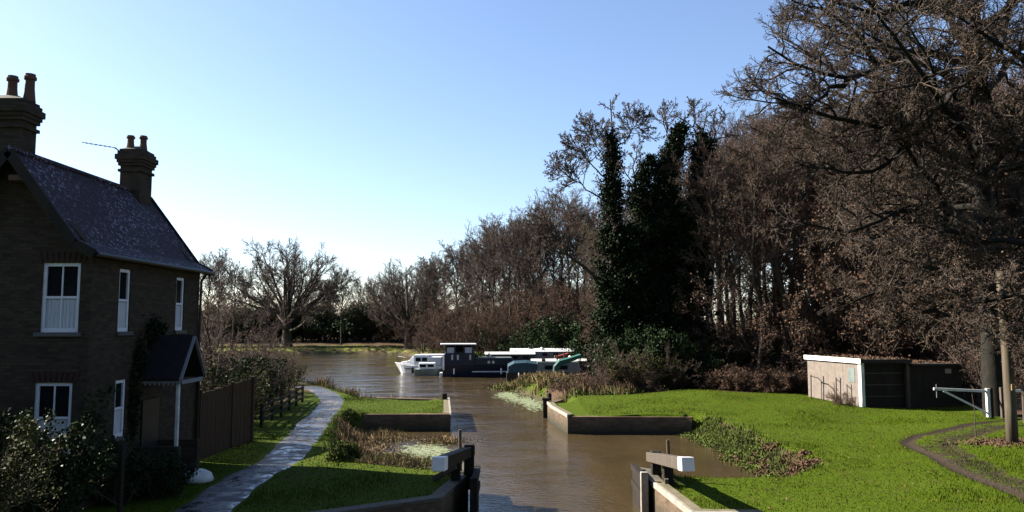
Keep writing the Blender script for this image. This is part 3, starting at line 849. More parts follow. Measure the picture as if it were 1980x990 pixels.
for px, Y_, s in ((1010, 86, 1.1), (1050, 85, 1.3), (1090, 84, 1.5), (965, 92, 1.1), (930, 97, 1.0), (1185, 58, .9), (1130, 80, 1.3), (1070, 83, 1.4)):
    put('sh_ever', px, Y_, rs.uniform(0, 6), s, 'dark evergreen bush under the bare trees behind the boats', g8, s*1.1)
g9 = 'evergreen bushes low in the wood'
for px, Y_, s in ((1385, 47, .9), (1430, 48.5, .9), (1475, 50, .9), (1510, 46, .8), (1230, 46.5, 1.1), (1310, 47, 1.0), (1560, 49, 1.0), (1850, 47, 1.1), (1650, 48, 1.1), (1750, 48, 1.2), (1930, 47, 1.2)):
    put('sh_ever', px, Y_, rs.uniform(0, 6), s, 'dark evergreen bush low among the trunks at the front of the wood', g9)
g10 = 'bramble bushes along the far edge of the lawn'
for i in range(30):
    px = 1395+i*6.2 if i < 26 else 1100+(i-26)*45
    Y_ = 43.4+rs.uniform(0, 1.4)
    put('sh_bramble', px, Y_, rs.uniform(0, 6), rs.uniform(.42, .8), 'low tangled bramble bush with russet leaves at the far edge of the lawn', g10)
g11 = 'twiggy bushes at the foot of the ivy trees'
for px, Y_, s, k in ((1165, 43.8, .6, 'sh_red'), (1188, 44.5, .9, 'sh_red'), (1215, 44.4, .9, 'sh_olive'), (1240, 44.8, .7, 'sh_red'), (1275, 45.2, .7, 'sh_olive'), (1200, 46, .9, 'sh_ever'), (1250, 46, .9, 'sh_ever'), (1225, 43.8, .5, 'sh_red'), (1300, 45, .8, 'sh_red')):
    put(k, px, Y_, rs.uniform(0, 6), s, 'scrubby twiggy bush at the foot of the ivy clad trees beside the lawn', g11)
g12 = 'dark bushes closing off the far meadow'
for i in range(20):
    put('sh_ever', 398+i*21+rs.uniform(-6, 6), 149+rs.uniform(-2, 6), rs.uniform(0, 6), rs.uniform(1.5, 2.3), 'dark bush in the shaded hedge line at the back of the far meadow', g12)
for px, Y_, s_, k, lb in ((1893, 37, .8, 'sh_young', 'thin young tree left of the oak trunk'), (1950, 37.5, .9, 'sh_young', 'thin young tree right of the oak trunk'), (1868, 39, .7, 'sh_young', 'thin young tree behind the swing barrier'),
                          (1935, 35.5, .5, 'sh_red', 'small bare bush at the foot of the oak trunk'), (1975, 36, .8, 'sh_bramble', 'bramble bush right of the oak trunk by the field gate')):
    put(k, px, Y_, rs.uniform(0, 6), s_, lb)
# left bank shrubs beyond the garden fence
put('sh_young', 402, 30, 1.0, 1.05, 'thin young tree with whippy shoots showing above the eaves at the corner of the house')
put('sh_young', 428, 37, 2.0, .85, 'reddish young tree just behind the garden fence, between house and round oak')
put('sh_young', 468, 43, 3.3, .80, 'reddish young tree further back behind the garden fence, in front of the round oak')
put('sh_young', 500, 52, 4.4, .62, 'smallest reddish young tree on the left bank, nearest the river')
put('sh_olive', 412, 29, 1.2, .95, 'olive leaved bush right behind the board fence by the house wall')
put('sh_olive', 452, 33, 2.2, .95, 'olive leaved bush behind the far post of the board fence')
put('sh_olive', 505, 38, 3.2, .85, 'olive bush standing behind the near end of the rail fence')
put('sh_red', 545, 44, 1.7, .85, 'leafless russet bush behind the far end of the rail fence')
put('sh_red', 520, 47, .7, .95, 'leafless bush on the left river bank behind the rail fence')
put('sh_red', 480, 36, 2.7, 1.0, 'leafless reddish bush in the middle of the shrubs behind the board fence')
put('sh_olive', 560, 50, 2.9, .6, 'small olive bush by the mooring post on the left bank')

for px, Y_, s, k, lb in ((478, 33.5, .75, 'sh_ever', 'dark evergreen bush just behind the near post of the rail fence'), (508, 37, .7, 'sh_ever', 'dark evergreen bush behind the middle of the rail fence'),
                         (535, 40, .8, 'sh_olive', 'olive bush filling the gap behind the far half of the rail fence'), (470, 30.5, .7, 'sh_olive', 'low olive bush in the gap between board fence and rail fence')):
    put(k, px, Y_, rs.uniform(0, 6), s, lb)
# near left garden bush and hedges
def leafy_bush(label, x, y, h, w, nl, size, mat, seed, name='leafy_bush', stems=16):
    lv, rs = shrub_levels(seed, h, stems, w, 6, .02, .005)
    root = make_tree(name, lv, rs, M['bark'], M['twigolive'], 1, 0, None, .1, label, 'bush', None, (x, y, place_z(x, y)))
    p = np.concatenate([l[0].reshape(-1, 3) for l in lv[1:]]); p = p[p[:, 2] > .1*h]
    i = rs.randint(0, len(p), nl)
    link('leaves', leaves(p[i]+rs.normal(0, .05, (nl, 3)), size, rs, 'leaves'), mat, root); return root
leafy_bush('large bush with olive yellow leaves in the bottom left corner before the house', -8.15, 11.5, 2.3, .5, 13000, .055, M['hedge'], 61)
leafy_bush('dark dense hedge bush below the downstairs window of the house', -9.15, 14.9, 2.3, .5, 15000, .07, M['evergreen'], 62)
leafy_bush('dark low bush in front of the porch beside the path', -8.3, 18.3, .9, .7, 7000, .06, M['evergreen'], 63)
leafy_bush('dark bush against the house wall between the gable corner and the porch', -8.75, 17.6, 1.35, .5, 7000, .06, M['evergreen'], 64)
for i, (x_, y_) in enumerate(((-11.2, 12.4), (-11.4, 14.2), (-12.6, 12.8), (-12.6, 14.6))):  # out-of-view hedge bushes added to shade the garden corner
    leafy_bush('tall dark garden hedge bush beside the gable end, %s' % ['nearest the camera', 'nearest the gable', 'outer one nearest the camera', 'outer one nearest the gable'][i], x_, y_, 3.0, .45, 9000, .09, M['evergreen'], 65+i)


# rounded clipped bushes and bank tufts near the left basin
def dome_bush(label, x, y, w, h, n, size, mat, seed, name='dome_bush'):
    rs = np.random.RandomState(seed); k = 90
    a = rs.rand(k)*6.28; el = np.arccos(rs.rand(k)); R = rs.uniform(.55, .95, k)
    c = np.stack([np.cos(a)*np.sin(el)*w/2*R, np.sin(a)*np.sin(el)*w/2*R, np.cos(el)*h*R], 1)
    i = rs.randint(0, k, n); p = c[i]+rs.normal(size=(n, 3))*np.array([w*.06, w*.06, h*.07])
    p[:, 2] = np.maximum(p[:, 2], .01)
    root = empty(name, (x, y, place_z(x, y)), 0, label, 'bush')
    link('leaves', leaves(p, size, rs, 'leaves'), mat, root)
    st = rs.normal(size=(14, 3)); st[:, 2] = np.abs(st[:, 2])+.4; st = unit(st); q = st[:, None, :]*np.linspace(0, .8, 3)[None, :, None]*np.array([w/2, w/2, h])
    link('stems', tube_mesh('stems', [(q, np.full((14, 3), .012), 4)], rs), M['bark'], root)
    return root
xy = (-7.05, 33.7); dome_bush('rounded dark green bush at the left end of the far pier wall', xy[0], xy[1], 1.05, .62, 9000, .05, M['bankleaf'], 71)
xy = G(664, 890); dome_bush('flat topped leafy bush at the basin corner on the left lawn', xy[0], xy[1], 1.05, .5, 11000, .045, M['bankleaf'], 72)


# ------------------------------------------------------------------ grass, reeds, weeds (uncountable)
def blade_mesh(name, xy, zz, h, w, rs, lean=.35, segs=1):
    n = len(xy); a = rs.rand(n)*6.28; d = np.stack([np.cos(a), np.sin(a), np.zeros(n)], 1)
    b0 = np.column_stack([xy, zz]); hh = h*rs.uniform(.5, 1.3, n)
    la = rs.rand(n)*6.28; l = lean*hh*rs.rand(n); tip = b0+np.stack([np.cos(la)*l, np.sin(la)*l, hh], 1)
    mid = b0*.5+tip*.5+np.array([0, 0, 1])*(hh*.08)[:, None]-np.stack([np.cos(la)*l, np.sin(la)*l, 0*l], 1)*.2
    ww = (w*rs.uniform(.6, 1.2, n))[:, None]
    v = np.stack([b0-d*ww/2, b0+d*ww/2, mid+d*ww*.35, tip, mid-d*ww*.35], 1).reshape(-1, 3)
    return np_mesh(name, v, np.arange(5*n).reshape(n, 5))


def lawn_pts(n, x0, x1, y0, y1, rs, minsd=.3, clump=True):
    p = np.stack([rs.uniform(x0, x1, n), y0*(y1/y0)**rs.rand(n)], 1)
    z, sd = ground_z(p)
    keep = (sd > minsd) & (poly_d(p, RUT1) > .18)
    keep &= poly_d(p, CL_[::6]) > .70
    edge = 42.3
    keep &= ~((p[:, 1] > edge) & (p[:, 0] > 2))
    keep &= ~((p[:, 0] > 20.5) & (p[:, 1] > 27))
    return p[keep], z[keep]
rs = np.random.RandomState(9)
p1, z1 = lawn_pts(150000, 3.4, 24, 16.3, 43, rs)
p2, z2 = lawn_pts(60000, -9, -1, 16.0, 44, rs)
p3, z3 = lawn_pts(9000, -17, -8, 40, 66, rs)
pp = np.concatenate([p1, p2, p3]); zz = np.concatenate([z1, z2, z3])-.005
fld = sum(np.sin(k*1.7*(pp[:, 0]*np.cos(a)+pp[:, 1]*np.sin(a))+ph) for k, a, ph in _W)
tag(link('grass', blade_mesh('grass', pp, zz, .035+.02*(fld > 1)+.02*(fld > 3), .016, rs), M['bladegrass']), kind='stuff')
# longer fringe on walls and banks
def fringe(pts, n, wdt, h, w_, mat, name, rs, lean=.6):
    pts = resample(np.array(pts, float), 200); i = rs.randint(0, 200, n); p = pts[i]+rs.normal(0, wdt, (n, 2))
    z, sd = ground_z(p); k = sd > .0
    return tag(link(name, blade_mesh(name, p[k], z[k], h, w_, rs, lean), mat), kind='stuff')
fringe([(7.6, 21.9), (8.3, 25), (8.4, 29), (8.2, 32.5), (7.9, 33.4)], 7000, .28, .15, .04, M['bankleaf'], 'bank_grass', rs)
fringe([(4.3, 21.9), (7, 21.9), (8.6, 21.8)], 1800, .12, .10, .02, M['rushgreen'], 'bank_grass', rs)
fringe([(-3.6, 22.6), (-1.8, 22.3)], 1500, .2, .10, .02, M['rushgreen'], 'bank_grass', rs)
fringe([(-4.2, 41.9), (-7.9, 43), (-10, 47), (-14, 54)], 4000, .35, .35, .03, M['rushgreen'], 'bank_grass', rs)
# ivy and weeds spilling down the basin bank (right)
def clumps(name, centres, n, sig, size, mat, rs, zoff=.12):
    c = np.array(centres, float); i = rs.randint(0, len(c), n); p = c[i]+rs.normal(size=(n, 2))*sig
    z, sd = ground_z(p); z = np.maximum(z, WATER)
    hump = np.exp(-((p-c[i])**2).sum(1)/(2*sig*sig))
    q = np.column_stack([p, z+rs.rand(n)*zoff*(.3+1.4*hump)])
    return tag(link(name, leaves(q, size, rs, name), mat), kind='stuff')
cc = [(x_+rs.normal(0, .25), y_) for x_, y_ in zip(np.interp(np.linspace(0, 1, 46), [0, .3, .6, 1], [7.9, 8.1, 8.2, 7.9]), np.linspace(22.2, 33.2, 46))]
clumps('bank_weeds', cc, 13000, .20, .06, M['bankleaf'], rs, .10)
cc2 = [(x_+rs.normal(0, .3), y_) for x_, y_ in zip(np.interp(np.linspace(0, 1, 22), [0, 1], [8.3, 8.3]), np.linspace(22.5, 27, 22))]
clumps('dead_bracken', cc2, 3500, .16, .08, M['deadleaf'], rs, .12)
def stems(name, centres, n, sig, h, w_, mat, rs, lean=.5, zmin=WATER-.1):
    c = np.array(centres, float); i = rs.randint(0, len(c), n); p = c[i]+rs.normal(size=(n, 2))*sig
    z, sd = ground_z(p); z = np.maximum(z, zmin); hv = h*(.5+.7*(np.sin(i*2.3)*.5+.5))
    return tag(link(name, blade_mesh(name, p, z, hv, w_, rs, lean), mat), kind='stuff')
# dead reeds filling the left basin
cr = [(-6.6, 32.6), (-6.2, 31.5), (-5.6, 30.6), (-5.9, 29), (-5.3, 28), (-4.9, 29.5), (-5.2, 31.6), (-4.6, 26.8), (-5.0, 26), (-4.1, 25.6), (-4.2, 27.6), (-3.6, 26.5), (-5.6, 33), (-3.4, 25.1), (-4.6, 24.6), (-3.0, 26.3), (-2.9, 31.6), (-2.7, 31.0)]
stems('dead_reeds', cr, 4200, .38, .34, .018, M['reed'], rs)
stems('green_rushes', cr[6:18]+[(-3.3, 24.2), (-2.7, 24.0), (-4.4, 24), (-5, 25)], 6500, .42, .28, .018, M['rushgreen'], rs)
clumps('marsh_litter', cr, 9000, .5, .06, M['reed'], rs, .12)
# rushes along the spit before the boats and behind the left pier
cs = [(-.6+.35*i_+rs.normal(0, .3), 57-.42*i_+rs.normal(0, .5)) for i_ in range(14)]+[(2.9+.5*i_, 42.6+rs.rand()) for i_ in range(7)]+[(1.5+.7*i_, 54+rs.rand()*2) for i_ in range(3)]+[(3, 48), (2.2, 50)]
stems('dead_reeds', cs, 6000, .42, .48, .035, M['reed'], rs)
stems('green_rushes', cs, 4500, .5, .36, .035, M['rushgreen'], rs)
clumps('marsh_litter', cs, 5000, .7, .12, M['bankleaf'], rs, .3)
cl = [(-5.6, 43.3), (-6.4, 43.6), (-7.2, 44.2), (-4.9, 42.8), (-8.5, 45.6), (-9.0, 48), (-10.5, 50), (-12.5, 53.5), (-13.5, 56), (-14.5, 59)]
stems('dead_reeds', cl, 3600, .33, .6, .028, M['reed'], rs)
stems('meadow_grass', [(-18-i_*2.4, 126.3) for i_ in range(16)], 5000, .9, .3, .12, M['rushgreen'], rs)
# duckweed on still water
def duckweed(centres, n, sx, sy, rs):
    c = np.array(centres, float); i = rs.randint(0, len(c), n); p = c[i]+rs.normal(size=(n, 2))*np.array([sx, sy])
    a = rs.rand(n)*6.28; k = 6; r = rs.uniform(.03, .11, n); t = np.arange(k)*2*np.pi/k
    v = np.stack([p[:, :1]+r[:, None]*np.cos(t+a[:, None]), p[:, 1:]+r[:, None]*np.sin(t+a[:, None]), np.full((n, k), WATER+.005)+rs.rand(n)[:, None]*.006], -1).reshape(-1, 3)
    tag(link('duckweed', np_mesh('duckweed', v, np.arange(n*k).reshape(n, k)), M['weed']), kind='stuff')
duckweed([(-3.6, 28.2), (-3.2, 28.9), (-3.0, 29.5), (-3.8, 29.3), (-3.3, 30.2), (-2.6, 28.2), (-2.3, 25.9), (-2.6, 26.8), (-3.3, 27.4)], 1000, .35, .55, rs)
duckweed([(-.2, 50.5), (.3, 48.6), (.9, 47), (1.3, 45.5), (1.5, 44), (-.3, 52), (1.2, 49)], 2200, .35, .9, rs)
n = 1100; q, z_ = lawn_pts(n, 3.6, 24, 17, 43, rs); q2, z2_ = lawn_pts(500, -6, -1.5, 17, 34, rs); q = np.concatenate([q, q2]); z_ = np.concatenate([z_, z2_])
tag(link('fallen_leaves', leaves(np.column_stack([q, z_+.03+rs.rand(len(q))*.03]), .055, rs, 'fallen_leaves', .7), M['deadleaf']), kind='stuff')
# leaf litter round the pole and on the wood floor's front
n = 5000; q = np.stack([17.6+rs.normal(0, 1.2, n), 25.8+rs.normal(0, .6, n)], 1); z_, _ = ground_z(q)
tag(link('fallen_leaves', leaves(np.column_stack([q, z_+.015+rs.rand(n)*.04]), .07, rs, 'fallen_leaves', .7), M['deadleaf']), kind='stuff')

# ------------------------------------------------------------------ the house
HX, HY0, HY1 = -9.35, 17.0, 22.9      # side wall plane, gable plane, far wall
RX, RZ, EZ = -11.15, 7.86, 5.62       # ridge
WX = 2*RX-HX
house = empty('brick_house', (RX, 20, 0), 0, 'tall brown brick cottage in shade with steep tiled roof, porch and two chimneys', 'house')
ho = Vector((RX, 20, 0))
def hb(mb, name, mat, parent=None, **k):
    mb.v = [tuple(Vector(v)-ho) for v in mb.v]
    return mb.build(name, mat, parent or house, **k)


def wall_cells(mb, fix, holes, u0, u1, z0, z1, axis_, t):
    """a wall of boxes round window holes; axis_ 'x': wall runs along x at y=fix (thickness +y), 'y': runs along y at x=fix (thickness -x)"""
    us = sorted({u0, u1, *[h[0] for h in holes], *[h[1] for h in holes]}); zs = sorted({z0, z1, *[h[2] for h in holes], *[h[3] for h in holes]})
    for a, b_ in zip(us, us[1:]):
        run = None
        for c, d in zip(zs, zs[1:]):
            inh = any(h[0] <= (a+b_)/2 <= h[1] and h[2] <= (c+d)/2 <= h[3] for h in holes)
            if inh: continue
            if axis_ == 'x': mb.box((a, fix, c), (b_, fix+t, d))
            else: mb.box((fix-t, a, c), (fix, b_, d))
gh = [(-10.44, -9.60, 3.80, 5.34), (-10.48, -9.66, 1.15, 2.70)]
sh = [(18.22, 18.76, 3.80, 5.30), (21.33, 21.85, 3.80, 5.28), (18.25, 18.75, 1.3, 2.65)]
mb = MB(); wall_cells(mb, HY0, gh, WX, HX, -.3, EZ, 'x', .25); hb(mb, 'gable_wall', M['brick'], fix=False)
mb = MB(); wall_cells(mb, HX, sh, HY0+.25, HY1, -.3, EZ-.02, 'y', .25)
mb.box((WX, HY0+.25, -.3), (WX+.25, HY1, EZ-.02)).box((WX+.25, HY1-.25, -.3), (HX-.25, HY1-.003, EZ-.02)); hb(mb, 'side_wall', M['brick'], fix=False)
for y0_, y1_ in ((HY0+.003, HY0+.25), (HY1-.25, HY1-.003)):
    mb = MB(); tri = [(WX+.02, EZ), (HX-.02, EZ), (RX, RZ-.16)]
    mb.add([(a, y0_, b_) for a, b_ in tri]+[(a, y1_, b_) for a, b_ in tri], [(0, 1, 2), (5, 4, 3), (0, 3, 4, 1), (1, 4, 5, 2), (2, 5, 3, 0)])
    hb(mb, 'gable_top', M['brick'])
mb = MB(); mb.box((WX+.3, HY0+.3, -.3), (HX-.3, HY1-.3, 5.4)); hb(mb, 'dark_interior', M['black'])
# roof
roof = empty('roof', tuple(Vector((0, 0, 0)))); roof.parent = house
rf = MB(); oy0, oy1 = HY0-.32, HY1+.34; ov = .21; sl = (RZ-EZ)/(HX-RX)
ex = HX+ov; ez = EZ-.04
for sgn in (1, -1):
    exs = RX+sgn*(ex-RX); kx = RX+sgn*(HX-.25-RX); kz = EZ+.22
    sec = [(RX, RZ), (kx, kz), (exs, ez), (exs, ez-.09), (kx-sgn*.02, kz-.10), (RX, RZ-.12)]
    rf.add([(a, oy0, b_) for a, b_ in sec]+[(a, oy1, b_) for a, b_ in sec], [tuple(range(6)), tuple(range(11, 5, -1))]+[(i, (i+1) % 6, 6+(i+1) % 6, 6+i) for i in range(6)])
bpy.data.objects.remove(roof)
roof = hb(rf, 'roof', M['roof'])
def sub(mb, name, mat, parent, **k): return hb(mb, name, mat, parent, **k)
mb = MB()
for i in range(17): mb.tube([(RX, oy0+i*(oy1-oy0)/17+.01, RZ+.0), (RX, oy0+(i+1)*(oy1-oy0)/17-.01, RZ+.0)], .075, 10)
sub(mb, 'ridge_tiles', M['roof'], roof)
mb = MB()
for sgn in (1, -1):
    exs = RX+sgn*(ex-RX); kx = RX+sgn*(HX-.25-RX)
    for yy in (oy0-.032, oy1+.004):
        mb = MB()
        for a, b_ in (((RX, RZ-.06), (kx, EZ+.13)), ((kx, EZ+.13), (exs+sgn*.01, ez-.08))):
            mb.bar((a[0], yy+.014, a[1]), (b_[0], yy+.014, b_[1]), .03, .22, up=(0, 0, 1))
        sub(mb, 'bargeboard', M['darkwood'], roof)
mb = MB().tube([(ex+.05, oy0+.02, ez-.07), (ex+.05, oy1-.02, ez-.07)], .055, 8); sub(mb, 'gutter', M['black'], roof)
mb = MB().box((RX+.02, HY0-.30, 7.15), (RX+.40, HY0-.003, 7.27)); sub(mb, 'purlin_end', M['terracotta'], roof)
mb = MB().tube([(ex+.02, HY1-.1, ez-.1), (HX+.08, HY1-.08, ez-.35), (HX+.07, HY1-.08, 2.5), (HX+.07, HY1-.08, 0)], .04, 8); hb(mb, 'downpipe', M['black'])


def chimney(x0, x1, y0_, y1_, pots):
    mb = MB()
    mb.box((x0, y0_, 6.6), (x1, y1_, 8.5))
    for z0_, z1_, o_ in ((8.42, 8.50, .05), (8.60, 8.69, .05), (8.69, 8.78, .08), (8.78, 8.93, .12), (8.93, 9.03, .07), (9.03, 9.10, .03)):
        mb.box((x0-o_, y0_-o_, z0_+.001), (x1+o_, y1_+o_, z1_-.001))
    mb.box((x0+.002, y0_+.002, 8.5), (x1-.002, y1_-.002, 8.6))
    ch = hb(mb, 'chimney', M['brick'], roof)
    cx, cy = (x0+x1)/2, (y0_+y1_)/2
    mb = MB().loft([[(cx+sx*(x1-x0)*.5*k, cy+sy*(y1_-y0_)*.5*k, z) for sx, sy in ((-1, -1), (1, -1), (1, 1), (-1, 1))] for z, k in ((9.1, 1.0), (9.22, .45))])
    hb(mb, 'mortar_cap', M['stone_dk'], roof)
    for (px_, py_, h, r) in pots:
        mb = MB(); prof = [(0, r*1.15), (.12, r*1.05), (.5, r*.85), (.78, r*.82), (.80, r*1.1), (.90, r*1.12), (.92, r*.9), (1.0, r*.92)]
        mb.loft([[(px_+math.cos(a*math.pi/6)*rr_, py_+math.sin(a*math.pi/6)*rr_, 9.12+t*h) for a in range(12)] for t, rr_ in prof])
        hb(mb, 'chimney_pot', M['terracotta'], roof, smooth=False)
chimney(-12.0, -11.12, 17.03, 17.58, [(-11.56, 17.3, .58, .12), (-11.22, 17.40, .66, .12)])
chimney(-11.47, -10.87, 22.1, 22.82, [(-11.3, 22.3, .42, .11), (-11.02, 22.5, .46, .11)])
mb = MB().tube([(-11.47, 22.1, 9.0), (-11.62, 22.0, 9.12)], .02, 5).tube([(-11.55, 22.0, 9.1), (-12.52, 21.9, 9.25)], .012, 5)
for i in range(7): mb.tube([(-11.68-i*.13, 22.12, 9.12+i*.02), (-11.68-i*.13, 21.82, 9.12+i*.02)], .006, 4)
hb(mb, 'aerial', M['metal'], roof)


def sash(axis_, fix, u0, u1, z0, z1, bars=1, curt='lower', sill=True):
    """sash window set 6 cm back in the wall; outward is -y ('x') or +x ('y')"""
    def bx(mb, ua, ub, za, zb, da, db):   # depth measured inwards
        if axis_ == 'x': mb.box((ua, fix+da, za), (ub, fix+db, zb))
        else: mb.box((fix-da, ua, za), (fix-db, ub, zb))
    f = MB(); w_ = .075
    bx(f, u0, u0+w_, z0, z1, .03, .12); bx(f, u1-w_, u1, z0, z1, .03, .12)
    bx(f, u0+w_, u1-w_, z0, z0+w_*1.2, .03, .12); bx(f, u0+w_, u1-w_, z1-w_, z1, .03, .12)
    root = hb(f, 'window', M['frame'])
    f = MB(); zm = (z0+z1)/2; bx(f, u0+w_+.001, u1-w_-.001, zm-.025, zm+.03, .035, .10)
    if bars: bx(f, (u0+u1)/2-.014, (u0+u1)/2+.014, z0+w_*1.2, z1-w_, .045, .09)
    sub(f, 'glazing_bars', M['frame'], root)
    f = MB(); bx(f, u0+w_+.002, u1-w_-.002, z0+w_, z1-w_+.004, .07, .078); sub(f, 'pane', M['glass'], root)
    if curt:
        f = MB(); n = 26; us = np.linspace(u0+w_+.01, u1-w_-.01, n)
        top_ = zm-.04
        for i in range(n-1):
            d0, d1 = .060+.006*math.sin(i*1.9), .060+.006*math.sin((i+1)*1.9)
            q = [(us[i], d0, z0+w_*1.2), (us[i+1], d1, z0+w_*1.2), (us[i+1], d1, top_), (us[i], d0, top_)]
            f.add([((a, fix+d, z) if axis_ == 'x' else (fix-d, a, z)) for a, d, z in q], [(0, 1, 2, 3)])
        sub(f, 'net_curtain', M['curtain'], root, fix=False)
    if sill:
        f = MB(); bx(f, u0-.10, u1+.10, z0-.09, z0-.002, -.07, .10); hb(f, 'sill', M['lead'], root)
sash('x', HY0, *gh[0]); sash('x', HY0, *gh[1]); sash('y', HX, *sh[0], bars=0); sash('y', HX, *sh[1], bars=0); sash('y', HX, *sh[2], bars=0)
for u0, u1, z0, z1 in gh:
    mb = MB()
    for i in range(9):
        a = (i-4)/4; xc = (u0+u1)/2+a*(u1-u0)*.56; mb.bar((xc, HY0-.004, z1+.003), (xc+a*.07, HY0-.004, z1+.24), .085, .02, up=(0, 1, 0))
    hb(mb, 'brick_arch', M['brick_arch'])
# porch
mb = MB(); PX0, PX1 = HX, -8.28; pr, pe, y0_, ym, y1_ = 3.70, 2.64, 19.25, 20.0, 20.75
for s_, yy in ((-1, y0_), (1, y1_)):
    mb.add([(PX0, ym, pr), (PX1, ym, pr), (PX1, yy, pe), (PX0, yy, pe), (PX0, ym, pr-.09), (PX1, ym, pr-.09), (PX1, yy, pe-.07), (PX0, yy, pe-.07)],
           [(0, 1, 2, 3), (7, 6, 5, 4), (0, 4, 5, 1), (1, 5, 6, 2), (2, 6, 7, 3), (3, 7, 4, 0)])
porch = hb(mb, 'porch_roof', M['roofdark'])
mb = MB()
for yy, s_ in ((y0_, -1), (y1_, 1)):
    mb.bar((PX1+.025, ym, pr-.04), (PX1+.025, yy-.0*s_, pe-.04), .035, .09, up=(1, 0, 0))
mb.box((PX1-.02, y0_+.1, pe-.16), (PX1+.03, y1_-.1, pe-.06)); sub(mb, 'porch_bargeboard', M['trim'], porch)
mb = MB(); ns = 9
for yy in (y0_+.05,):
    mb.box((PX0+.01, yy-.02, pe-.10), (PX1, yy+.02, pe-.05))
    for i in range(ns):
        a = PX0+.03+(PX1-PX0-.03)*i/ns; w_ = (PX1-PX0-.03)/ns
        mb.add([(a, yy-.02, pe-.10), (a+w_, yy-.02, pe-.10), (a+w_*.5, yy-.02, pe-.19), (a, yy+.02, pe-.10), (a+w_, yy+.02, pe-.10), (a+w_*.5, yy+.02, pe-.19)], [(0, 2, 1), (3, 4, 5), (0, 3, 5, 2), (2, 5, 4, 1)])
sub(mb, 'scalloped_fascia', M['trim'], porch)
for yy, mt_ in ((y0_+.14, 'whited'), (y1_-.14, 'darkwood')):
    hb(MB().box((PX1-.12, yy-.04, .95), (PX1-.04, yy+.04, pe-.05)), 'porch_post', M[mt_], porch, bevel=.01)
for q in (y0_+.05, y1_-.25): hb(MB().box((PX0, q, -.2), (PX1, q+.2, .94)), 'porch_wall', M['brick'], porch)
rs_c = np.random.RandomState(19)
cpl = []
for cy, cz, sy, sz, n_ in ((20.0, 3.75, .4, .25, 900), (19.2, 3.1, .2, .4, 500), (19.0, 2.0, .15, .7, 700)):
    q = np.column_stack([HX+.05+np.abs(rs_c.normal(0, .07, n_)), cy+rs_c.normal(0, sy*.55, n_), cz+rs_c.normal(0, sz*.6, n_)]); cpl.append(q)
cpl = np.concatenate(cpl)-np.array(ho)
link('creeper', leaves(cpl, .09, rs_c, 'creeper'), M['ivy'], house)
hb(MB().box((HX+.004, ym-.45, .05), (HX+.05, ym+.45, 2.05)), 'front_door', M['black'], porch)

# ------------------------------------------------------------------ fences, posts on the left
def fence_boards(label, pts, h, board=.12, group=None, name='board_fence'):
    o = (pts[0][0], pts[0][1], 0); root = empty(name, o, 0, label, 'fence', group); rs_ = np.random.RandomState(int(abs(pts[0][0]*100)))
    mb = MB(); rails = MB(); q = resample(pts, 60) if len(pts) > 2 else np.array(pts)
    L = np.linalg.norm(np.array(pts[-1])-np.array(pts[0])); n = int(L/board); tt = np.linspace(0, 1, n+1)
    P0, P1 = np.array(pts[0]), np.array(pts[-1])
    for i in range(n):
        a = P0+(P1-P0)*tt[i]-np.array(o[:2]); b_ = P0+(P1-P0)*(tt[i+1]-.08/n)-np.array(o[:2]); hh = h[0]+(h[1]-h[0])*tt[i]+rs_.uniform(-.02, .02)
        m_ = (a+b_)/2; g = place_z(*(m_+np.array(o[:2])))
        mb.bar((*a, g+hh/2), (*b_, g+hh/2), .022+.012*(i % 2), hh)
    mb.build('board_panel', M['fencewood'], root)
    for k in range(int(L/1.8)+1):
        a = P0+(P1-P0)*min(1, k*1.8/L)-np.array(o[:2]); hh = h[0]+(h[1]-h[0])*min(1, k*1.8/L)+.1
        MB().box((a[0]-.05, a[1]-.05, -.1), (a[0]+.05, a[1]+.05, hh)).build('post', M['fencewood'], root, bevel=.008)
    a = P1-np.array(o[:2]); MB().box((a[0]-.07, a[1]-.07, -.1), (a[0]+.07, a[1]+.07, h[1]+.12)).build('post', M['fencewood'], root, bevel=.008)
    return root
fence_boards('dark vertical board fence running from the house corner along the towpath', [(-9.25, 22.98), (-8.72, 26.0)], (1.95, 2.1))
fence_boards('sunlit brown board fence across the garden behind the dark towpath fence', [(-9.15, 26.9), (-13.5, 29.0)], (1.75, 1.6))
def rail_fence(label, pts, h=.85, group=None):
    o = (*pts[0], 0); root = empty('rail_fence', o, 0, label, 'fence', group); O = np.array(pts[0])
    q = resample(pts, 6)
    zs = [place_z(*a) for a in q]
    for a, z in zip(q, zs):
        MB().box((a[0]-O[0]-.05, a[1]-O[1]-.06, z-.15), (a[0]-O[0]+.05, a[1]-O[1]+.06, z+h+.05)).build('post', M['darkwood'], root, bevel=.01)
    for hh in (.28, .55, .80):
        mb = MB()
        for a, b_, z, z2 in zip(q, q[1:], zs, zs[1:]): mb.bar((a[0]-O[0]+.06, a[1]-O[1], z+hh), (b_[0]-O[0]+.06, b_[1]-O[1], z2+hh), .035, .10)
        mb.build('rail', M['darkwood'], root)
    return root
rail_fence('low dark three rail fence beside the towpath bend beyond the board fence', [(-9.55, 29.6), (-9.95, 33.0), (-10.45, 37.0), (-10.9, 40.3)])
def post(label, x, y, h, w_, mat, name='timber_post', cat='post', z=None, cap=None, group=None, lean=(0, 0)):
    z = place_z(x, y) if z is None else z
    mb = MB(); n = 8
    mb.loft([[(lean[0]*t+math.cos(a*math.pi/4+.39)*w_/2*s_, lean[1]*t+math.sin(a*math.pi/4+.39)*w_/2*s_, -.12+t*(h+.12)) for a in range(8)] for t, s_ in ((0, 1.08), (.5, 1.0), (.97, .96), (1.0, .82))])
    o = mb.build(name, mat); o.location = (x, y, z); return tag(o, label, cat, group)
post('garden gate post standing in the dark hedge below the house windows', -7.75, 15.5, 1.7, .11, M['darkwood'])
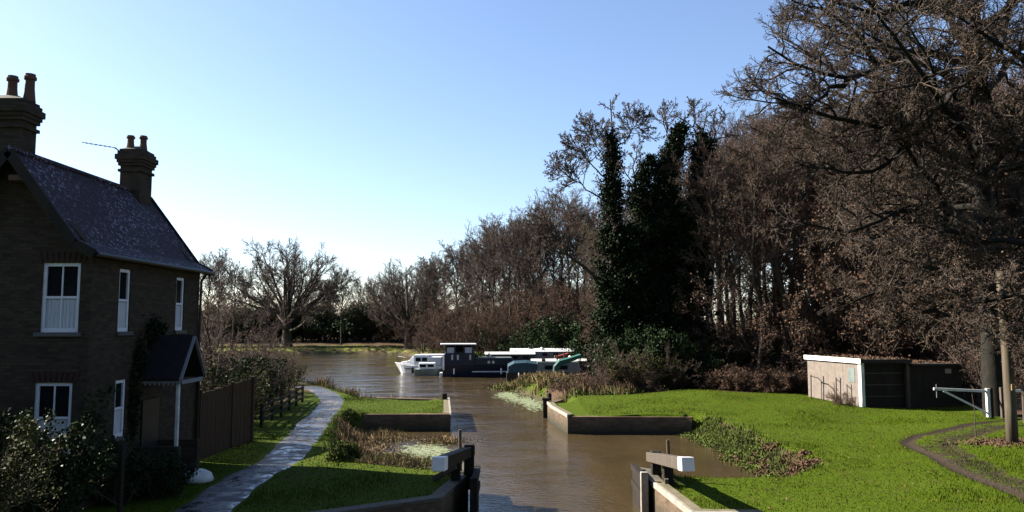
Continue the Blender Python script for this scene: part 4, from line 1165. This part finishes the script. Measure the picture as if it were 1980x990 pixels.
post('thick round dark mooring post on the left bank at the water edge', -16.45, 59.6, 1.15, .42, M['darkwood'], 'mooring_post')
post('small dark bollard on the far corner of the left pier', -3.55, 40.4, .32, .34, M['darkwood'], 'bollard', 'bollard')
post('tall dark post standing at the far tip of the right pier', 1.92, 39.9, 1.15, .26, M['darkwood'], 'mooring_post')
# heel timber at the tip of the right pier
o = MB().box((-.16, -.14, -1.7), (.16, .14, .12)).box((-.20, -.17, .121), (.18, .16, .24)).build('heel_post', M['darkwood'], bevel=.015)
o.location = (1.72, 39.2, 0); tag(o, 'dark upright timber fixed down into the water at the tip of the right pier', 'post')
post('low round timber stump beside the tall post on the right pier', 2.35, 39.6, .22, .3, M['greywood'], 'stump', 'stump')
# rubbish by the porch
o = MB().loft([[(math.cos(a*math.pi/5)*r, math.sin(a*math.pi/5)*r*.7, z) for a in range(10)] for z, r in ((0, .34), (.10, .42), (.24, .36), (.34, .16), (.36, .04))]).build('compost_bag', M['whited'], smooth=True)
o.location = (-8.0, 19.9, place_z(-8, 19.9)-.02); tag(o, 'pale slumped bag lying on the dark ground beside the porch', 'bag')


# ------------------------------------------------------------------ lock walls
def lock_wall(label, pts, cop, group='brick canal pier walls', wallmat='lock_brick', thick=.36, name='lock_wall'):
    q = np.array(pts, float); n = len(q); O = np.array([q[1][0], q[1][1]])
    def off(dist):
        out = []
        for i in range(n):
            d0 = q[i]-q[i-1] if i else q[1]-q[0]; d1 = q[i+1]-q[i] if i < n-1 else d0
            d0 = d0/np.linalg.norm(d0); d1 = d1/np.linalg.norm(d1); n0 = np.array([d0[1], -d0[0]]); n1_ = np.array([d1[1], -d1[0]])
            m_ = n0+n1_; m_ = m_/np.linalg.norm(m_); out.append(q[i]+m_*dist/max(.4, m_@n0)-O)
        return np.array(out)
    root = empty(name, (O[0], O[1], 0), 0, label, 'wall', group)
    def strip(a, b_, z0, z1, nm, mat, bevel=0):
        mb = MB(); rings = [[(a[i][0], a[i][1], z0), (a[i][0], a[i][1], z1), (b_[i][0], b_[i][1], z1), (b_[i][0], b_[i][1], z0)] for i in range(n)]
        mb.loft(rings); return mb.build(nm, mat, root, bevel=bevel)
    strip(off(0), off(thick), -1.9, -.02, 'wall', M[wallmat])
    o0, o1, o2 = off(-.03), off(.30), off(.06)
    for i0, i1, mt, hz in cop:
        def part(a, b_, z0, z1, nm, mat):
            rings = [[(a[i][0], a[i][1], z0), (a[i][0], a[i][1], z1), (b_[i][0], b_[i][1], z1), (b_[i][0], b_[i][1], z0)] for i in range(i0, i1+1)]
            MB().loft(rings).build(nm, mat, root, bevel=.01)
        if mt == 'stone':
            part(o0, o2, -.06, hz+.012, 'coping_edge', M['stone']); part(off(.063), o1, -.018, hz, 'coping', M['stone_mid'])  # pale strip paints the sunlit arris of the coping
        else: part(o0, o1, -.018, hz, 'coping', M[mt])
    return root
lock_wall('near right brick pier wall with pale stone coping, beside the right lock gate beam', [(5.15, 8.0), (4.95, 16.33), (3.77, 16.4), (3.50, 19.7), (3.50, 21.5), (4.2, 21.58)], [(0, 3, 'stone', .07), (3, 4, 'stone_dk', .06)])
lock_wall('far right brick pier wall, its front black in shade and its side sunlit', [(7.7, 33.3), (7.45, 33.4), (2.4, 33.5), (1.9, 37.0), (1.75, 39.5), (2.4, 41.2)], [(2, 4, 'stone', .07)])
lock_wall('far left brick pier wall below the bright strip of lawn', [(-7.3, 42.2), (-3.35, 41.3), (-2.72, 34.4), (-6.6, 34.42)], [(1, 2, 'stone', .05)])
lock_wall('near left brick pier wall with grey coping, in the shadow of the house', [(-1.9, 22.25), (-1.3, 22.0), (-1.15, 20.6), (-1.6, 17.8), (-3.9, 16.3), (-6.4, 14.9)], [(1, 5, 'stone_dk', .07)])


def lock_gate(label, sx, wallx, beam0, beam1, posts, stick, leafy, braces):
    root = empty('lock_gate', (wallx, 20.4, 0), 0, label, 'lock gate', 'lock gates standing open'); O = Vector((wallx, 20.4, 0))
    def lb(mb, nm, mat, parent=root, **k):
        mb.v = [tuple(Vector(v)-O) for v in mb.v]; return mb.build(nm, mat, parent, **k)
    p, q = Vector(beam0), Vector(beam1); d = (q-p).normalized(); e = q-d*.42
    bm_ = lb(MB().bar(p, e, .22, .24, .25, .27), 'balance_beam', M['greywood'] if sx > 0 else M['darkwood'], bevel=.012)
    lb(MB().bar(e+d*.002, q, .265, .285, .275, .295), 'white_end', M['white'], bm_, bevel=.015)
    for (x_, y_, h_, w_) in posts:
        lb(MB().box((x_-w_/2, y_-w_/2, -.3), (x_+w_/2, y_+w_/2, h_)), 'gate_post', M['darkwood'], bevel=.02)
    for a, b_ in braces: lb(MB().bar(a, b_, .09, .12), 'brace', M['greywood'])
    lb(MB().tube([stick[0], stick[1]], .045, 8), 'handrail_post', M['polewood'])
    mb = MB()
    for i in range(7): mb.box((wallx-sx*.10-.035, leafy[0]+i*(leafy[1]-leafy[0])/7+.006, -1.7), (wallx-sx*.10+.035, leafy[0]+(i+1)*(leafy[1]-leafy[0])/7-.006, .16))
    lf = lb(mb, 'gate_leaf', M['darkwood'])
    mb = MB()
    for z in (-.35, .05): mb.box((wallx-sx*.10-.075, leafy[0], z), (wallx-sx*.10+.075, leafy[1], z+.16))
    lb(mb, 'gate_rail', M['darkwood'], lf)
    lb(MB().box((wallx-sx*.10-.09, leafy[0]-.16, -1.8), (wallx-sx*.10+.09, leafy[0]-.002, .30)), 'mitre_post', M['stone'] if sx > 0 else M['darkwood'], lf, bevel=.015)  # right post coloured pale for its sunlit edge
    return root
lock_gate('open right lock gate, its beam ending in a bright white block above the sunny lawn', 1, 3.40, (3.72, 21.0, .42), (3.72, 16.5, 1.03),
          [(3.78, 20.5, .66, .24), (3.90, 19.55, .66, .24)], ((4.05, 20.1, 0), (4.02, 20.1, 1.0)), (19.6, 21.2), [((3.98, 20.6, .02), (3.80, 19.2, .12))])
lock_gate('open left lock gate in the shade, its beam ending in a dull white block', -1, -1.02, (-1.10, 20.9, .60), (-1.56, 16.5, 1.03),
          [(-1.12, 20.4, .85, .26), (-1.42, 19.7, .55, .24)], ((-1.38, 20.9, 0), (-1.40, 20.9, 1.15)), (18.9, 20.9), [((-1.75, 20.5, .02), (-1.3, 20.1, .62)), ((-2.0, 19.9, .05), (-1.4, 19.4, .45))])

# ------------------------------------------------------------------ shed, pole, barrier
SF = Vector((16.55, 36.6, 0)); shz = place_z(17, 38)
shed = empty('garage_shed', (*SF[:2], 0), 0, 'flat roofed concrete panel garage with white fascia and dark open front', 'shed')
lx = Vector((-.19, .98, 0)).normalized(); fx = Vector((.985, .12, 0)).normalized()
def shp(a, b_, z): v = fx*a+lx*b_; return (v.x, v.y, z)   # local: a along the front, b along the side
def sbox(mb, a0, a1, b0, b1, z0, z1):
    c = [shp(a, b_, z) for z in (z0, z1) for a, b_ in ((a0, b0), (a1, b0), (a1, b1), (a0, b1))]
    return mb.add(c, [(0, 3, 2, 1), (4, 5, 6, 7), (0, 1, 5, 4), (1, 2, 6, 5), (2, 3, 7, 6), (3, 0, 4, 7)])
SL = 4.5
mb = MB()
for i in range(7): sbox(mb, 0, .09, .22+i*(SL-.22)/7+.006, .22+(i+1)*(SL-.22)/7-.006, -.1, 2.14)
sbox(mb, .02, .07, .22, SL, -.1, 2.12)
mb.build('side_wall', M['concrete'], shed)
mb = MB(); sbox(mb, -.03, .14, -.02, .21, -.1, 2.14); mb.build('corner_post', M['whited'], shed, bevel=.01)
mb = MB(); sbox(mb, -.02, -.0, .50, .98, 1.15, 1.85); w_ = mb.build('window', M['greyboat'], shed)
mb = MB(); sbox(mb, .09, 5.2, SL-.1, SL, -.1, 2.0); sbox(mb, 2.36, 2.44, .1, SL-.1, -.1, 2.05); sbox(mb, 5.1, 5.2, .1, SL-.1, -.1, 1.95); mb.build('rear_wall', M['felt'], shed)
mb = MB(); sbox(mb, 2.32, 2.46, 0, .09, -.1, 2.05); mb.build('door_post', M['greywood'], shed)
mb = MB(); sbox(mb, .15, 2.31, .25, .29, -.1, 2.1); gd = mb.build('garage_door', M['darkwood'], shed)
mb = MB()
for z_ in (.5, 1.05, 1.6): sbox(mb, .16, 2.30, .235, .249, z_, z_+.04)
mb.build('door_ribs', M['black'], gd)
mb = MB(); sbox(mb, 2.47, 5.2, .05, .09, -.1, 1.95)
dr = mb.build('board_front', M['darkwood'], shed)
mb = MB(); sbox(mb, 4.3, 4.62, .01, .03, 1.6, 1.82); mb.build('notice', M['stone'], dr)
mb = MB(); sbox(mb, -.08, 2.5, -.1, SL+.1, 2.15, 2.27); mb.build('roof', M['felt'], shed)
mb = MB(); sbox(mb, -.115, -.082, -.12, SL+.12, 2.10, 2.32); mb.build('fascia', M['white'], shed)
mb = MB(); sbox(mb, -.08, 2.5, -.135, -.103, 2.12, 2.29); mb.build('front_fascia', M['felt'], shed)
mb = MB(); sbox(mb, 2.52, 5.3, -.1, SL+.1, 1.97, 2.07); mb.build('lean_to_roof', M['felt'], shed)
rs_ = np.random.RandomState(4)
qn = 1600; aa, bb_ = rs_.uniform(0, 5.2, qn), rs_.uniform(0, SL, qn)
lp = np.array([shp(a, b_, (2.285 if a < 2.5 else 2.085)+.03*abs(rs_.normal())) for a, b_ in zip(aa, bb_)])
link('roof_leaves', leaves(lp, .09, rs_, 'roof_leaves', .8), M['deadleaf'], shed)
# iron railing leaning along the shed
rt = empty('iron_railing', (SF.x, SF.y, 0), 0, 'thin rusty railing standing in front of the sunlit shed wall', 'railing')
for b_ in (1.0, 1.35, 2.4, 3.5): MB().tube([shp(-.45, b_, 0), shp(-.42, b_, 1.35)], .028, 6).build('upright', M['darkwood'], rt)
MB().tube([shp(-.45, 3.5, 1.28), shp(-.42, 2.9, 1.22), shp(-.44, 2.4, 1.0)], .025, 6).tube([shp(-.45, 1.0, 1.15), shp(-.44, 1.35, 1.3)], .022, 6).build('rail', M['darkwood'], rt)
xy = np.array(shp(-.5, .8, 0))+np.array(SF); put_xy('sh_bramble', xy[0], xy[1], 1.0, .38, 'small bramble at the foot of the sunlit shed wall')
# pole
pz = place_z(16.55, 25.75)
pole = empty('timber_pole', (16.55, 25.75, pz), 0, 'tall weathered timber pole in a patch of russet fallen leaves', 'pole')
MB().tube([(0, 0, -.3), (0, .0, 1.2), (-.02, .0, 3), (-.06, 0, 4.6), (-.08, 0, 5.7)], [.185, .175, .16, .15, .14], 14).build('pole', M['polewood'], pole, smooth=True)
MB().box((-.06, -.215, 1.75), (.06, -.17, 1.95)).build('plate', M['reed'], pole)
MB().tube([(-.08, -.17, 5.5), (-.08, .17, 5.5)], .03, 6).build('bolt', M['metal'], pole)
# white swing barrier
gz = place_z(20.45, 33.3)
bar_ = empty('swing_barrier', (20.45, 33.3, gz), 0, 'white single bar swing barrier with diagonal brace beside the shed', 'barrier')
MB().box((-.07, -.07, -.1), (.07, .07, 1.22)).build('post', M['whited'], bar_, bevel=.01)
MB().bar((-.071, 0, 1.10), (-2.45, -.25, 1.22), .07, .11).build('top_bar', M['whited'], bar_, bevel=.008)
MB().bar((-.071, .0, .18), (-2.0, -.2, 1.13), .05, .08).build('brace', M['whited'], bar_, bevel=.008)
MB().tube([(-2.35, -.29, .85), (-2.35, -.29, 1.42)], .022, 6).build('latch', M['metal'], bar_)
MB().box((.11, -.05, -.1), (.20, .05, 1.25)).build('stop_post', M['darkwood'], bar_)
post('slim grey post just right of the timber pole by the second white bar', 20.6, 31.2, 1.5, .14, M['greywood'], 'gate_post')
b2 = empty('field_gate', (21.3, 33.0, place_z(21.3, 33)), 0, 'pale field gate cut off by the right edge behind the timber pole', 'gate')
for z in (1.15, .78, .42): MB().bar((-.4, 0, z), (3.0, .3, z), .05, .10).build('bar', M['whited'] if z > 1 else M['greywood'], b2)
MB().box((-.5, -.06, -.1), (-.405, .06, 1.3)).build('gate_post', M['greywood'], b2)
xy = G(1887, 845); o = MB().tube([(0, 0, -.1), (.0, 0, 1.0), (-.05, .02, 1.55)], [.018, .014, .008], 5).build('stake', M['greywood']); o.location = (*xy, place_z(*xy)); tag(o, 'thin upright stake in the grass left of the timber pole', 'stake')

# ------------------------------------------------------------------ boats
def boat_hull(mb, L, Bm, h0, h1, bow=.35, z0=-.35, n=12, flare=.8, stern=.9):
    rings = []
    for i in range(n+1):
        t = i/n; w_ = Bm/2*(stern+(1-stern)*min(1, t*6)) if t < .5 else Bm/2
        if t > 1-bow: w_ *= max(0, math.cos((t-(1-bow))/bow*math.pi/2))**.6
        w_ = max(w_, .03); hz = h0+(h1-h0)*max(0, (t-.6)/.4)**2
        x_ = t*L; rk = (1 if t > .98 else 0)*.15
        rk_ = .9*bow*max(0, (t-.6)/.4)**1.5; rings.append([(x_-rk_*1.6, -w_*flare*.8, z0), (x_-rk_, -w_*flare, .05), (x_+rk, -w_, hz), (x_+rk, w_, hz), (x_-rk_, w_*flare, .05), (x_-rk_*1.6, w_*flare*.8, z0)])
    mb.loft(rings); return mb
def boat_root(name, label, x, y, rz, cat='boat', group='boats moored at the far bank'):
    return empty(name, (x, y, WATER), rz, label, cat, group)
# white cabin cruiser, bow to the left
r_ = boat_root('cabin_cruiser', 'white cabin cruiser with raked windscreen, leftmost of the moored boats', -6.7, 74, math.pi)
h = boat_hull(MB(), 4.4, 2.0, .75, 1.05, .5).build('hull', M['white'], r_, bevel=.02)
MB().box((.3, -1.03, .42), (3.4, 1.03, .50)).build('rubbing_strake', M['black'], h)
MB().loft([[(x_, -w_, z) if k < 1 else (x_, w_, z) for k, z in ((0, z0), (1, z0))]+[(x_, w_*.9, z1), (x_, -w_*.9, z1)] for x_, w_, z0, z1 in ((1.2, .85, .74, 1.75), (2.6, .85, .74, 1.75), (3.1, .7, .8, 1.2), (3.9, .45, .9, 1.05))]).build('cabin', M['white'], r_, bevel=.02)
MB().bar((2.63, -.7, 1.7), (3.08, -.6, 1.26), .04, .03).bar((2.63, .7, 1.7), (3.08, .6, 1.26), .04, .03).add([(2.66, -.66, 1.70), (2.66, .66, 1.70), (3.13, .56, 1.24), (3.13, -.56, 1.24)], [(0, 1, 2, 3)]).build('windscreen', M['glass'], r_)
for x_ in (1.35, 1.95): MB().box((x_, .86, 1.15), (x_+.48, .90, 1.5)).build('side_window', M['glass'], r_)
MB().box((-.0, -.9, .76), (1.18, .9, 1.55)).build('canopy', M['curtain'], r_, bevel=.06)
for k in range(2): MB().tube([(3.2, .75-1.5*k, .95), (3.25, .75-1.5*k, 1.5), (4.2, .1-.2*k, 1.6)], .018, 5).build('guard_rail', M['metal'], r_)
r_ = boat_root('cabin_cruiser', 'small grey and white cruiser squeezed between the leftmost cruiser and the navy wheelhouse', -8.9, 70.6, .08)
h = boat_hull(MB(), 3.0, 1.7, .6, .8, .45).build('hull', M['greyboat'], r_, bevel=.02)
MB().box((.4, -.65, .60), (1.9, .65, 1.15)).build('cabin', M['white'], r_, bevel=.05)
for x_ in (.5, 1.2): MB().box((x_, -.69, .78), (x_+.55, -.652, 1.02)).build('side_window', M['glass'], r_)
MB().box((-.05, -.18, .2), (-.3, .18, .75)).build('outboard_motor', M['black'], r_, bevel=.04)
# navy boat with wheelhouse
r_ = boat_root('wheelhouse_boat', 'navy blue boat with tall glazed wheelhouse and white roof slab', -6.25, 69.6, .10)
h = boat_hull(MB(), 7.2, 2.2, .95, 1.1, .25).build('hull', M['navy'], r_, bevel=.02)
MB().box((2.6, -1.14, .40), (6.4, -1.10, .50)).build('white_line', M['whited'], h)
MB().box((.15, -1.05, .96), (2.85, 1.05, 2.05)).build('wheelhouse', M['navy'], r_, bevel=.03)
MB().box((.25, -.95, 2.052), (2.75, .95, 2.10)).build('wheelhouse_sill', M['navy'], r_)
for x_ in (.25, 1.05, 1.85, 2.62):
    for y_ in (-.95, .88): MB().box((x_, y_, 2.102), (x_+.10, y_+.07, 2.82)).build('window_pillar', M['navy'], r_)
MB().box((.36, .90, 2.104), (2.6, .93, 2.815)).build('pane', M['glass'], r_)
for x_ in (.37, 1.97): MB().box((x_, -.93, 2.103), (x_+.62, -.91, 2.6)).build('blind', M['curtain'], r_)  # pale sheets stand in for whitish reflections on the panes
MB().box((-.2, -1.2, 2.822), (3.0, 1.2, 2.92)).build('wheelhouse_roof', M['white'], r_, bevel=.03)
MB().box((.02, -1.10, .62), (.14, -.7, 2.0)).build('white_door', M['white'], r_)
MB().box((-.25, -.9, .0), (-.02, .9, .35)).build('stern_platform', M['whited'], r_)
for x_ in (.75, 1.25, 2.35): MB().box((x_, -1.075, 1.5), (x_+.16, -1.052, 1.95)).build('side_window', M['whited'], r_)
MB().box((2.86, -.98, .97), (6.3, .98, 1.62)).build('cabin', M['navy'], r_, bevel=.05)
MB().box((2.9, -.9, 1.63), (6.2, .9, 1.68)).build('cabin_roof', M['greyboat'], r_)
for x_ in (4.1, 4.5): MB().tube([(x_, -.975, 1.28), (x_, -1.0, 1.28)], .13, 12).build('porthole', M['whited'], r_)
def narrow(name, label, x, y, rz, L, roofm, sidem, zc, zr, wn=4, bow=.2, extra=None):
    r_ = boat_root(name, label, x, y, rz)
    boat_hull(MB(), L, 2.05, .8, .95, bow).build('hull', M['black'], r_, bevel=.02)
    MB().loft([[(x_, -.92, .81), (x_, -.78, zc), (x_, .78, zc), (x_, .92, .81)] for x_ in (L*.12, L*.82)]).build('cabin', sidem, r_, bevel=.02)
    MB().loft([[(x_, -.84, zc+.002), (x_, -.3, zr), (x_, .3, zr), (x_, .84, zc+.002)] for x_ in (L*.11, L*.83)]).build('cabin_roof', roofm, r_)
    for k in range(wn):
        x_ = L*(.2+.6*k/wn); MB().box((x_, -.93, zc-.42), (x_+.5, -.84, zc-.16)).build('side_window', M['glass'], r_)
    return r_
narrow('narrowboat', 'narrowboat with a white roof directly behind the navy cabin', -3.4, 75.5, .06, 6.8, M['whited'], M['black'], 1.75, 1.95, 4)
narrow('narrowboat', 'long narrowboat with the longest white roof, rear right of the group', -1.2, 79.5, .10, 9.6, M['white'], M['greyboat'], 1.85, 2.15, 5)
narrow('narrowboat', 'narrowboat with a pale line of roof behind the blue and grey boat', 1.0, 70.5, .05, 7.0, M['whited'], M['black'], 1.35, 1.5, 4)
r_ = boat_root('covered_boat', 'small boat under a red cover beside the long white roof', 4.1, 75.5, .1)
boat_hull(MB(), 2.8, 1.5, .6, .75, .45).build('hull', M['black'], r_); MB().loft([[(x_, -.7*s_, .62), (x_, -.4*s_, z), (x_, .4*s_, z), (x_, .7*s_, .62)] for x_, z, s_ in ((.1, 1.5, 1), (1.4, 1.85, 1), (2.5, 1.2, .6))]).build('cover', M['redcover'], r_, bevel=.03)
r_ = boat_root('narrowboat', 'blue and grey green narrowboat with a dark teal cover over its left end', -.45, 63.6, .02)
boat_hull(MB(), 6.6, 2.1, .75, .8, .15).build('hull', M['black'], r_, bevel=.02)
MB().loft([[(x_, -.95, .76), (x_, -.85, z), (x_, .0, z+.18), (x_, .85, z), (x_, .95, .76)] for x_, z in ((.1, 1.25), (.6, 1.5), (1.6, 1.55), (2.45, 1.45))]).build('cover', M['teal'], r_, bevel=.03)
MB().loft([[(x_, -.92, .76), (x_, -.8, 1.5), (x_, .8, 1.5), (x_, .92, .76)] for x_ in (2.47, 5.9)]).build('cabin', M['greyboat'], r_, bevel=.02)
MB().box((2.5, -.78, 1.503), (5.85, .78, 1.6)).build('cabin_roof', M['greyboat'], r_)
for x_ in (3.1, 4.2): MB().box((x_, -.93, 1.02), (x_+.75, -.84, 1.32)).build('side_window', M['glass'], r_)
# small fittings and clutter on the moored boats
for o in [q for q in bpy.data.objects if q.parent is None and q.name.split('.')[0] in ('narrowboat', 'wheelhouse_boat')]:
    k = sum(map(ord, o.name)) % 3
    top = {'wheelhouse_boat': 1.68}.get(o.name.split('.')[0], 1.62 if o.name != 'narrowboat.001' else 2.1)
    MB().tube([(3.4+k*.4, .2, top-.1), (3.4+k*.4, .2, top+.42)], .06, 8).build('chimney', M['black'], o)
    MB().tube([(4.3, -.5, top), (4.35, .5, top+.05)], .12, 8).build('rolled_cover', M['whited'], o)
    MB().box((2.9, -.3, top-.05), (3.2, .3, top+.2)).build('roof_box', M['fencewood'], o, bevel=.03)
    MB().tube([(1.0, -1.12, .75), (1.0, -1.14, .25)], .07, 8).build('fender', M['white'], o)
    MB().tube([(5.2, -1.12, .75), (5.2, -1.14, .25)], .07, 8).build('fender', M['white'], o)
r_ = boat_root('cabin_cruiser', 'white cruiser with a long low cabin behind the leftmost cruiser', -9.9, 77.5, .05)
boat_hull(MB(), 6.2, 2.1, .8, 1.05, .4).build('hull', M['white'], r_, bevel=.02); MB().box((.6, -.85, .8), (4.0, .85, 1.65)).build('cabin', M['white'], r_, bevel=.06)
for x_ in (.9, 1.8, 2.8): MB().box((x_, -.885, 1.1), (x_+.6, -.852, 1.45)).build('side_window', M['glass'], r_)
# green tarpaulin on a frame on the bank
tx, ty = D(1072, 745, 57.5)[0], 57.5; tz = place_z(tx, ty)
r_ = empty('tarpaulin_shelter', (tx, ty, tz), 0, 'green tarpaulin stretched over a bent frame on the bank behind the right pier', 'shelter')
prof = [(-.1, 0), (.0, .75), (.35, 1.15), (1.1, 1.35), (1.95, 1.62)]
for y_ in (-.5, .9):
    mb = MB().tube([(a, y_, z) for a, z in prof], .05, 6).tube([(1.9, y_, 1.6), (2.0, y_, 0)], .04, 6); mb.build('frame', M['darkwood'], r_)
mb = MB()
v1 = [(a, y_, z+.06) for y_ in (-.62, 1.0) for a, z in prof]; v0 = [(a, y_, z+.02) for y_ in (-.62, 1.0) for a, z in prof]; k = len(prof)
mb.add(v1+v0, [(i, i+1, k+i+1, k+i) for i in range(k-1)]+[(2*k+i, 3*k+i, 3*k+i+1, 2*k+i+1) for i in range(k-1)]+[(i, 2*k+i, 2*k+i+1, i+1) for i in range(k-1)]+[(k+i, k+i+1, 3*k+i+1, 3*k+i) for i in range(k-1)])
mb.add([(-.1, -.64, 0), (.0, -.64, .8), (.35, -.64, 1.2), (1.1, -.64, 1.4), (1.95, -.64, 1.68), (1.95, -.64, 1.45), (1.1, -.64, 1.1), (.45, -.64, .85), (.25, -.64, .4), (.15, -.64, 0)], [tuple(range(10))])
mb.build('tarpaulin', M['green'], r_, fix=False)

# unseen leaf mass added behind the camera to block sky light
rs = np.random.RandomState(12)
cw = np.stack([rs.uniform(-34, 34, 700), rs.uniform(-17, -11, 700), rs.uniform(0, 17, 700)], 1)
i = rs.randint(0, 700, 26000); pw = cw[i]+rs.normal(0, .8, (26000, 3))
tag(link('woodland', leaves(pw, .75, rs, 'woodland'), M['evergreen']), kind='stuff')

# remove prototypes never placed
for k, (proto, used) in TREES.items():
    if not used:
        for ch in list(proto.children): bpy.data.objects.remove(ch)
        bpy.data.objects.remove(proto)

# ------------------------------------------------------------------ light, sky, camera
AZ, EL = math.radians(72), math.radians(33)      # sun to the left of the view, a little ahead
sdir = Vector((-math.sin(AZ)*math.cos(EL), math.cos(AZ)*math.cos(EL), math.sin(EL)))
sun = bpy.data.lights.new('sun', 'SUN'); sun.energy = 5.0; sun.angle = math.radians(.5); sun.color = (1, .93, .82)
so = bpy.data.objects.new('sun', sun); C.objects.link(so); so.rotation_euler = sdir.to_track_quat('Z', 'Y').to_euler(); so.location = (-40, 20, 40)
wd = bpy.data.worlds.new('World'); scn.world = wd; wd.use_nodes = True
nt = wd.node_tree; bg = nt.nodes['Background']
sk = nt.nodes.new('ShaderNodeTexSky'); sk.sky_type = 'NISHITA'; sk.sun_disc = False
sk.sun_elevation = EL; sk.sun_rotation = -AZ; sk.altitude = 0; sk.air_density = 1.0; sk.dust_density = .6; sk.ozone_density = 2.6
nt.links.new(mix(nt, 1.0, sk.outputs[0], (1.01, .975, 1.02), 'MULTIPLY'), bg.inputs[0]); bg.inputs[1].default_value = .052

cam = bpy.data.cameras.new('camera'); cam.sensor_width = 36; cam.lens = 36*F/1980; cam.clip_end = 6000; cam.clip_start = .1
co = bpy.data.objects.new('camera', cam); C.objects.link(co); co.location = EYE; co.rotation_euler = (math.pi/2+PITCH, 0, 0)
scn.camera = co
scn.view_settings.view_transform = 'Standard'; scn.view_settings.look = 'None'; scn.view_settings.exposure = 2.15; scn.view_settings.gamma = 1
scn.render.engine = 'CYCLES'
scn.cycles.max_bounces = 5; scn.cycles.diffuse_bounces = 2; scn.cycles.glossy_bounces = 3; scn.cycles.transmission_bounces = 2
scn.cycles.use_denoising = True
